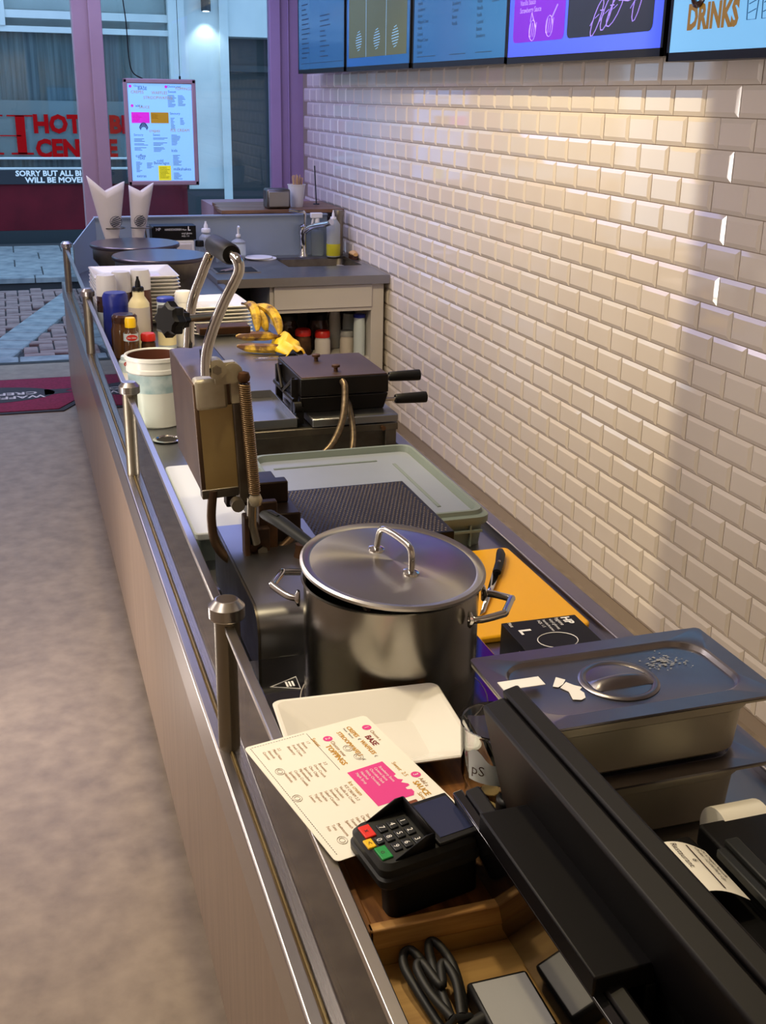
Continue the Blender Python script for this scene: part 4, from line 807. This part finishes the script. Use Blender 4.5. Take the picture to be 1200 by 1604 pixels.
# ================================================================ far counter things
def cone(y, xb, z0, L, Vn, Rr, lab):
    t = thing('paper_cone', lab, 'paper cone', (xb, y, z0), 'paper cones in wire holders')
    def f(u, v):
        a = 2*math.pi*u; s_ = math.cos(a); e = L if s_ < 0 else Rr; zt_ = Vn[1]+abs(s_)*(e[1]-Vn[1]); xt = Vn[0]+abs(s_)*(e[0]-Vn[0])
        k = abs(s_); hb = .022
        return Vector((xb+s_*hb+(xt-xb-s_*hb)*v**.85, y+(.012+.034*v)*math.sin(a), z0+v*(zt_-z0)))
    part(t, 'paper', MB().grid(f, 40, 8), 'kraft', solid=.0015)
    ec = Vector((xb+.020, y-.034, z0+.135)); lgm = MB()
    for k in range(5): lgm.tube([ec+Vector((.026*q*math.sqrt(max(0, 1-((k-2)/2.6)**2)), -.002, (k-2)*.0095+.008*q)) for q in (-1, -.5, 0, .5, 1)], .0024, 5)
    lgm.tube([ec+Vector((.030*math.cos(a*.5236), -.002, .028*math.sin(a*.5236))) for a in range(12)], .0014, 5, closed=True)
    o = part(t, 'emblem', lgm, 'banner'); o['kind'] = 'stuff'; return t
cone(6.22, .503, .93, (.391, 1.296), (.482, 1.216), (.582, 1.266), 'white paper cone with a dark emblem beside the pink post'); cone(6.25, .630, .93, (.605, 1.244), (.668, 1.212), (.735, 1.256), 'white paper cone with a dark emblem below the lit menu board')
for x, l in ((.515, 'wire holder carrying the paper cone beside the pink post'), (.66, 'wire holder carrying the paper cone below the menu board')):
    t = thing('cone_holder', l, 'holder', (x, 6.24, .9))
    part(t, 'ring', MB().tube([(x+.058*math.cos(a*.2618), 6.235+.05*math.sin(a*.2618), 1.03) for a in range(24)], .003, 6, closed=True), 'steel_dark'); part(t, 'stem', MB().tube([(x+.02, 6.28, 1.03), (x+.03, 6.3, .95), (x+.03, 6.3, ZW)], .004, 8), 'steel_dark'); part(t, 'foot', MB().lathe([(.04, 0), (.04, .006)], (x+.03, 6.3, ZW), 20), 'steel_dark')
kb_ = thing('towel_holder', 'pale steel holder under the black glove carton behind the crepe makers', 'holder', (.85, 6.42, ZW)); part(kb_, 'holder_body', MB().box(.765, .955, 6.36, 6.48, ZW, .945), 'white_plastic', bev=.01); part(kb_, 'holder_front', MB().box(.785, .935, 6.352, 6.36, .82, .925), 'kraft', bev=.004)
c2 = rot((.845, 6.42, .945)); g2 = carton('glove_box', 'black glove carton on the pale holder by the window', c2, .24, .12, .075, 1)
fr2 = frame3((.735, 6.3595, .96), (1, 0, 0), (0, 0, 1))
part(g2, 'lettering', MB().text('HP', .022, lambda a, b: fr2(a+.012, b+.036)).text('L', .03, lambda a, b: fr2(a+.185, b+.036), bold=.001).text('Maat', .012, lambda a, b: fr2(a+.155, b+.036)).text('HANDSCHOENEN', .016, lambda a, b: fr2(a+.06, b+.036), sx=.7).text('vinyl gloves', .014, lambda a, b: fr2(a+.15, b+.016), sx=.9).text('AQL 1.5', .012, lambda a, b: fr2(a+.15, b+.002)), 'white_ink')
vessel('squeeze_bottle', 'frosted squeeze bottle with a white tip behind the pepper mills', 'bottle', 1.045, 6.52, ZS, .155, .040, 'cloudy', 'white_plastic', .026, .022, nozzle='white_plastic', shoulder=.86)
for x, y, l in ((.985, 6.38, 'small dark bottle with black cap beside the glove carton'), (1.10, 6.40, 'small dark bottle with black cap beside the soap dispenser')): vessel('small_bottle', l, 'bottle', x, y, ZS, .095, .024, 'clear_plastic', 'black', .024, .032, neck=.9)
sd = vessel('soap_dispenser', 'clear soap dispenser with a white pump', 'dispenser', 1.225, 6.50, ZS, .125, .040, 'cloudy', 'white_plastic', .014, .018, 'bottle_label', (.2, .7), shoulder=.86, neck=.35)
part(sd, 'pump', MB().tube(smooth_pts([(1.225, 6.50, ZS+.13), (1.225, 6.50, ZS+.175), (1.225, 6.485, ZS+.182), (1.222, 6.455, ZS+.178)], 4), .006, 8), 'white_plastic')
for k, (x, y, z, l) in enumerate(((1.36, 6.48, ZS, 'round white lid lying flat beside the sink'), (1.335, 6.47, ZS+.008, 'round white lid lying on another lid beside the sink'))): single('round_lid', MB().lathe([(.078, 0), (.08, .003), (.078, .007), (.06, .006), (0, .006)], (x, y, z), 32, cap1=False), 'white_plastic', l, 'lid')
it = thing('sink_tray', 'black sunk tray of cutlery in the steel top', 'tray', (1.12, 6.05, ZS)); part(it, 'tray_rim', MB().box(1.0, 1.24, 5.96, 6.16, ZS, ZS+.004), 'steel'); part(it, 'tray_well', MB().box(1.015, 1.225, 5.975, 6.145, ZS+.004, ZS+.0055), 'black')
part(it, 'spoon', MB().cyl((1.03, 6.0, ZS+.009), (1.14, 6.12, ZS+.009), .004, 8).cyl((1.05, 5.99, ZS+.009), (1.17, 6.11, ZS+.009), .004, 8), 'chrome')
sb = vessel('spray_bottle', 'clear spray bottle with a white trigger beside the tap', 'bottle', 1.705, 6.565, ZS, .19, .038, 'clear_plastic', 'white_plastic', .014, .03, shoulder=.78, neck=.35)
part(sb, 'trigger', MB().box(1.665, 1.735, 6.55, 6.58, ZS+.215, ZS+.245).add([(1.675, 6.56, ZS+.215), (1.69, 6.56, ZS+.215), (1.675, 6.56, ZS+.165), (1.665, 6.56, ZS+.17), (1.675, 6.57, ZS+.215), (1.69, 6.57, ZS+.215), (1.675, 6.57, ZS+.165), (1.665, 6.57, ZS+.17)], [(0, 3, 2, 1), (4, 5, 6, 7), (0, 1, 5, 4), (1, 2, 6, 5), (2, 3, 7, 6), (3, 0, 4, 7)]), 'white_plastic', bev=.004)
ob = vessel('soap_bottle', 'tall frosted bottle with yellow liquid in the sink corner', 'bottle', 1.785, 6.50, ZS, .215, .040, 'cloudy', 'white_plastic', .018, .016, nozzle='white_plastic', shoulder=.93, neck=.5); part(ob, 'liquid', MB().lathe([(.0385, .004), (.041, .01), (.041, .075)], (1.785, 6.50, ZS), 22), 'liquid')
br = thing('dish_brush', 'wooden dish brush lying in the sink corner', 'brush', (1.86, 6.3, ZS)); part(br, 'brush_head', MB().tube([(1.872, 6.42, ZS+.03), (1.872, 6.38, ZS+.034), (1.872, 6.33, ZS+.03)], [.016, .022, .014], 12, flat=.7), 'stick'); part(br, 'brush_bristles', MB().box(1.855, 1.885, 6.34, 6.42, ZS, ZS+.026), 'choc_jar')
nd = thing('napkin_dispenser', 'grey steel napkin dispenser on the window shelf', 'dispenser', (1.50, 6.74, 1.072)); part(nd, 'dispenser_body', MB().box(1.435, 1.575, 6.68, 6.80, 1.072, 1.185), 'steel_dark', bev=.012); part(nd, 'face_plate', MB().box(1.445, 1.565, 6.674, 6.682, 1.085, 1.172), 'steel_plate', bev=.003)
cp = thing('stick_cup', 'white paper cup full of wooden stirring sticks', 'cup', (1.645, 6.82, 1.072)); part(cp, 'cup', MB().lathe([(.036, 0), (.052, .125), (.055, .126), (.055, .130), (.051, .130), (.035, .004)], (1.645, 6.82, 1.072), 28), 'white_plastic')
rn = random.Random(5)
for k in range(16):
    a = rn.uniform(0, 6.28); r0 = rn.uniform(.003, .020); r1 = r0+rn.uniform(.012, .024); h_ = rn.uniform(.165, .185)
    p0 = Vector((1.645+r0*math.cos(a), 6.82+r0*math.sin(a), 1.08)); p1 = Vector((1.645+r1*math.cos(a), 6.82+r1*math.sin(a), 1.072+h_))
    single('stirring_stick', MB().tube([p0, p1], .007, 6, flat=.3), 'stick', 'wooden stirring stick standing in the paper cup', 'stick', 'stirring sticks in the paper cup')
rd = thing('thin_rod', 'thin dark rod standing upright against the tiles behind the spray bottle', 'rod', (1.80, 6.95, 1.072)); part(rd, 'rod', MB().cyl((1.80, 6.95, 1.078), (1.79, 6.95, 1.30), .004, 8), 'banner'); part(rd, 'rod_foot', MB().lathe([(.02, 0), (.018, .006)], (1.80, 6.95, 1.072), 16), 'banner')
# shelf jars under the sink
for x, y, h, r, bm, cm, l, ch in ((1.41, 6.15, .17, .07, 'choc_jar', 'charcoal', 'dark jar with grey lid behind the red-lidded paste jar', .03), (1.47, 5.98, .11, .045, 'rust', 'red_cap', 'red-lidded jar of dark paste on the sink shelf', .035), (1.575, 5.96, .10, .043, 'kraft', 'red_cap', 'red-lidded jar with a pale label on the sink shelf', .035), (1.59, 6.12, .17, .062, 'choc_jar', 'black', 'large black-lidded jar behind the red lids', .04), (1.688, 6.12, .22, .034, 'white_plastic', 'white_plastic', 'tall white can on the sink shelf', .03), (1.715, 5.96, .10, .04, 'grey_ink', 'foil_grey', 'grey-lidded tin on the sink shelf', .03), (1.762, 6.09, .20, .034, 'bottle_label', 'banner', 'pale can behind the blue-rimmed can on the sink shelf', .02)):
    vessel('shelf_jar', l, 'jar', x, y, .36, h, r, bm, cm, r*.98, ch, neck=.9)
vessel('printed_can', 'white printed can with a blue rim against the sink cabinet side', 'can', 1.762, 5.88, .36, .215, .032, 'bottle_label', 'blue_cap', .033, .018, neck=.95)

# ================================================================ lit menu board hanging in the window
YB = 7.55
mbd = thing('menu_board', 'backlit menu board hanging in the shop window', 'menu board', (.95, YB, 1.145))
bx_ = [.733, 1.180, 1.147, 1.782]
part(mbd, 'board_frame', MB().box(bx_[0], bx_[1], YB, YB+.03, bx_[2], bx_[2]+.028).box(bx_[0], bx_[1], YB, YB+.03, bx_[3]-.028, bx_[3]).box(bx_[0], bx_[0]+.026, YB, YB+.03, bx_[2], bx_[3]).box(bx_[1]-.026, bx_[1], YB, YB+.03, bx_[2], bx_[3]), 'paint_pink', bev=.006)
part(mbd, 'light_sheet', MB().box(bx_[0]+.02, bx_[1]-.02, YB+.012, YB+.025, bx_[2]+.02, bx_[3]-.02), 'lightbox')
X0, Z1 = bx_[0]+.026, bx_[3]-.028; BW, BH = .395, .58
def bp(a, b): return Vector((X0+a*BW, YB+.0105, Z1-b*BH))
bi, bpk, bgd, bye, bvi, bwh = MB(), MB(), MB(), MB(), MB(), MB()
def rect(mbx, a0, b0, a1, b1): mbx.add([bp(a0, b0), bp(a0, b1), bp(a1, b1), bp(a1, b0)], [(0, 1, 2, 3)])
def btx(mbx, s, size, a, b, **k): mbx.text(s, size, lambda u, v: bp(a, b)+Vector((u, -.0006, v)), **k)
btx(bi, 'Choose a', .016, .10, .035); btx(bi, 'BASE', .026, .16, .065); btx(bgd, 'CREPES', .024, .05, .10); btx(bgd, 'WAFFLES', .024, .37, .105); btx(bgd, 'STROOPWAFELS', .024, .24, .155); btx(bi, 'Choose your', .016, .62, .035); btx(bgd, 'TOPPINGS', .022, .74, .06); btx(bi, 'Sweet', .02, .63, .09)
btx(bi, 'add a', .02, .11, .235); btx(bgd, 'SAUCE', .022, .16, .25); btx(bi, 'Savoury', .02, .64, .31); btx(bgd, 'ICE CREAM', .024, .64, .485); btx(bgd, 'crepes', .026, .30, .49); btx(bi, 'Savoury', .018, .06, .53); btx(bi, 'Sweet', .018, .36, .53); btx(bi, 'coffee', .026, .07, .75); btx(bi, 'TEAS', .02, .1, .775); btx(bi, 'cold', .024, .40, .80); btx(bi, 'Beverages', .024, .35, .825); btx(bi, 'kids', .024, .64, .695); btx(bi, 'milkshakes', .026, .66, .89); btx(bi, 'extras', .024, .07, .96)
for a, b in ((.045, .03), (.06, .225), (.60, .03)):
    part(mbd, 'number_badge', MB().add([bp(a+.022*math.cos(t*.5236), b+.015*math.sin(t*.5236)) for t in range(12)], [tuple(range(12))]), 'lb_pink')
rect(bpk, .04, .29, .32, .40); bgb = MB(); rect(bgb, .34, .29, .62, .40); rect(bye, .42, .84, .62, .995)
rn = random.Random(11)
def lines(mbx, a, b, n, wmax, step=.0125):
    for k in range(n): rect(mbx, a, b+k*step, a+wmax*rn.uniform(.5, 1), b+k*step+.0045)
for a, b, n, w_ in ((.62, .115, 6, .14), (.78, .115, 9, .13), (.62, .19, 4, .12), (.65, .345, 6, .08), (.80, .345, 6, .08), (.65, .42, 4, .08), (.65, .52, 9, .14), (.06, .56, 3, .18), (.06, .61, 2, .22), (.06, .65, 3, .2), (.36, .55, 2, .24), (.36, .60, 3, .22), (.36, .65, 4, .2), (.07, .80, 9, .1), (.24, .81, 5, .12), (.66, .73, 9, .14), (.66, .915, 6, .14)): lines(bi, a, b, n, w_)
lines(bwh, .06, .315, 6, .16); lines(bwh, .36, .31, 4, .12); lines(bi, .44, .855, 10, .16)
for k in range(6): bi.tube([bp(.22+.07*math.cos(R(180*t/6))*(1-abs(k-2.5)*.12), .45-.035*math.sin(R(180*t/6))+(k-2.5)*.008)+Vector((0, -.001, 0)) for t in range(7)], .0018, 4)
part(mbd, 'printed_text', bi, 'lb_ink')['kind'] = 'stuff'; part(mbd, 'colour_block', bpk, 'lb_pink'); part(mbd, 'colour_block', bgb, 'lb_gold'); part(mbd, 'lettering', bgd, 'lb_gold'); part(mbd, 'colour_block', bye, 'lb_yellow'); part(mbd, 'printed_text', bwh, 'white_ink')['kind'] = 'stuff'
part(mbd, 'hanging_wire', MB().cyl((1.085, YB+.015, 1.78), (1.085, YB+.015, 2.65), .0018, 6).box(1.08, 1.09, YB+.005, YB+.025, 1.78, 1.80), 'black')
part(mbd, 'power_cord', MB().tube(smooth_pts([(.86, YB+.015, 1.78), (.80, YB+.015, 1.815), (.78, YB+.015, 1.90), (.775, YB+.015, 2.1), (.76, YB+.015, 2.3), (.765, YB+.015, 2.62)], 6), .0035, 6), 'black')

# track spotlight over the counter
ts = thing('track_spotlight', 'black track spotlight with an added shadow-casting flap under the ceiling', 'lamp', (.60, 3.60, 2.7))
part(ts, 'lamp_body', MB().lathe([(.045, 0), (.045, .07)], (.60, 3.60, 2.612), 20), 'black'); part(ts, 'stem', MB().cyl((.60, 3.60, 2.68), (.60, 3.60, 2.70), .012), 'black')
part(ts, 'gobo', MB().box(.748, .752, 3.10, 3.522, 2.30, 2.64), 'black'); part(ts, 'gobo_arm', MB().cyl((.60, 3.5, 2.66), (.75, 3.4, 2.64), .006).cyl((.60, 3.60, 2.66), (.60, 3.5, 2.66), .006), 'black')  # plate added out of view to cut the vertical shadow edge on the tiles

# ================================================================ wall screens
def tv(y0, y1, z0, scr_m, label):
    x0 = 1.74; y0 *= .967; y1 *= .967; z0 = 1.7+(z0-1.7)*.967; t = thing('menu_screen', label, 'screen', (1.84, (y0+y1)/2, z0), 'menu screens above the tiles')
    part(t, 'casing', MB().box(x0+.004, 1.81, y0, y1, z0, z0+.58), 'black', bev=.004); part(t, 'wall_mount', MB().box(1.81, XW-.010, y0+.25, y1-.25, z0+.15, z0+.45), 'black')
    part(t, 'bezel', MB().box(x0, x0+.006, y0, y1, z0, z0+.022).box(x0, x0+.006, y0, y1, z0+.565, z0+.58).box(x0, x0+.006, y0, y0+.012, z0, z0+.58).box(x0, x0+.006, y1-.012, y1, z0, z0+.58), 'black')
    part(t, 'display', MB().box(x0+.0015, x0+.005, y0+.012, y1-.012, z0+.022, z0+.565), scr_m)
    # local frame: a = left->right seen from the shop (decreasing y), b = up from display bottom
    return t, (lambda a, b: Vector((x0+.0009, y1-.012-a, z0+.022+b))), y1-y0-.024
def rq(mbx, F, a0, b0, a1, b1): mbx.add([F(a0, b0), F(a1, b0), F(a1, b1), F(a0, b1)], [(0, 1, 2, 3)])
def ink2(t, mbx, m_): part(t, 'printed_text', mbx, m_)['kind'] = 'stuff'
rn = random.Random(21)
t, F, W_ = tv(6.33, 7.38, 1.826, 'screen_blue', 'pale blue menu screen next to the lilac window frame')
m1 = MB()
for c_, n_ in ((.08, 12), (.50, 9)):
    for k in range(n_): rq(m1, F, c_, .06+k*.026, c_+rn.uniform(.1, .22), .066+k*.026)
rq(m1, F, .06, .03, .95, .033); ink2(t, m1, 'scr_ink')
t, F, W_ = tv(5.24, 6.30, 1.824, 'screen_blue2', 'menu screen with olive photo blocks between two blue menu screens')
m1 = MB(); rq(m1, F, .04, .04, W_-.04, .52); part(t, 'picture_block', m1, 'scr_olive')
F2 = lambda a, b: F(a, b)-Vector((.0004, 0, 0)); m1 = MB()
for c_ in (.22, .52, .80):
    for k in range(8): m1.tube([F2(c_+.05*math.sin((k+1)/9*math.pi)*s, .075+k*.012+.003*s) for s in (-1, 0, 1)], .002, 4)
rq(m1, F2, .34, .04, .345, .52); rq(m1, F2, .66, .04, .665, .52); part(t, 'drawing', m1, 'scr_lt')['kind'] = 'stuff'
t, F, W_ = tv(4.15, 5.21, 1.822, 'screen_blue2', 'blue menu screen with three text columns beside the violet screen')
m1 = MB()
for c_, b0, n_ in ((.05, .035, 9), (.46, .13, 8), (.72, .075, 9), (.86, .19, 5)):
    for k in range(n_): m1.text(rn.choice(['Banana', 'Nutella', 'Strawberry', 'Vanilla', 'Hazelnut', 'Whipped Cream', 'Oreo', 'Caramel']), .020, lambda a, b, c_=c_, k=k, b0=b0: F(c_+a, b0+k*.024+b))
for a0, a1 in ((.05, .28), (.44, .62), (.72, .88)): rq(m1, F, a0, .022, a1, .0245)
ink2(t, m1, 'scr_ink')
t, F, W_ = tv(3.045, 4.147, 1.820, 'screen_violet', 'violet blue menu screen with purple and black picture panels')
m1 = MB(); m1.add([F(x, y) for x, y in rrect(.04, .44, .045, .52, .02, 3)], [tuple(range(16))]); part(t, 'picture_block', m1, 'scr_purple')
m1 = MB(); m1.add([F(x, y) for x, y in rrect(.46, .99, .045, .52, .02, 3)], [tuple(range(16))]); part(t, 'picture_block', m1, 'scr_black')
m1 = MB()
m1.text('Vanilla Sauce', .024, lambda a, b: F2(0, 0)*0+F(.09+a, .162+b)-Vector((.0004, 0, 0))); m1.text('Strawberry Sauce', .024, lambda a, b: F(.09+a, .138+b)-Vector((.0004, 0, 0)))
FF = lambda a, b: F(a, b)-Vector((.0006, 0, 0))
for cx_, cy_, sc in ((.20, .080, .72), (.33, .088, .72)):
    m1.tube([FF(cx_+.035*sc*math.cos(q_*.5236), cy_+.045*sc*math.sin(q_*.5236)) for q_ in range(12)], .0016, 4, closed=True)
    for k in range(4): m1.tube([FF(cx_-.024+.015*k, cy_-.02), FF(cx_-.014+.015*k, cy_+.024)], .0012, 4)
m1.tube([FF(.18, .108), FF(.19, .135), FF(.21, .108)], .0016, 4); m1.tube([FF(.35, .115), FF(.385, .15)], .003, 4)
for cx_, cy_, rx_, ry_, tl in ((.66, .095, .018, .06, -.6), (.72, .105, .020, .055, -.6), (.77, .115, .022, .065, -.8), (.84, .175, .055, .024, 0), (.84, .155, .055, .024, 0), (.90, .13, .018, .06, -.4)):
    m1.tube([FF(cx_+rx_*math.cos(q_*.5236)*math.cos(tl)-ry_*math.sin(q_*.5236)*math.sin(tl), cy_+rx_*math.cos(q_*.5236)*math.sin(tl)+ry_*math.sin(q_*.5236)*math.cos(tl)) for q_ in range(12)], .0018, 4, closed=True)
    for k in range(3): m1.tube([FF(cx_-.012+.03*(k-1), cy_-.02+.02*k), FF(cx_+.012+.03*(k-1), cy_+.01*k)], .0014, 4)
part(t, 'drawing', m1, 'scr_line')['kind'] = 'stuff'
t, F, W_ = tv(1.96, 3.02, 1.805, 'screen_white', 'pale screen headed DRINKS at the end of the row')
m1 = MB(); m1.text('DRINKS', .082, lambda a, b: F(.075+a, .056+b), sx=.80, bold=.004); part(t, 'lettering', m1, 'scr_gold')
m1 = MB(); m1.tube([F(.12+.024*math.cos(q_*.5236), .135+.024*math.sin(q_*.5236)) for q_ in range(12)], .009, 6, closed=True); part(t, 'drawing', m1, 'choc_jar')
m1 = MB()
for cx_ in (.36, .42, .52):
    m1.tube([F(cx_-.025, .15), F(cx_-.018, .065), F(cx_+.018, .065), F(cx_+.025, .15)], .0016, 4, closed=True)
    for k in range(3): m1.tube([F(cx_-.015, .08+.02*k), F(cx_+.015, .088+.02*k)], .0012, 4)
part(t, 'drawing', m1, 'screen_blue')['kind'] = 'stuff'
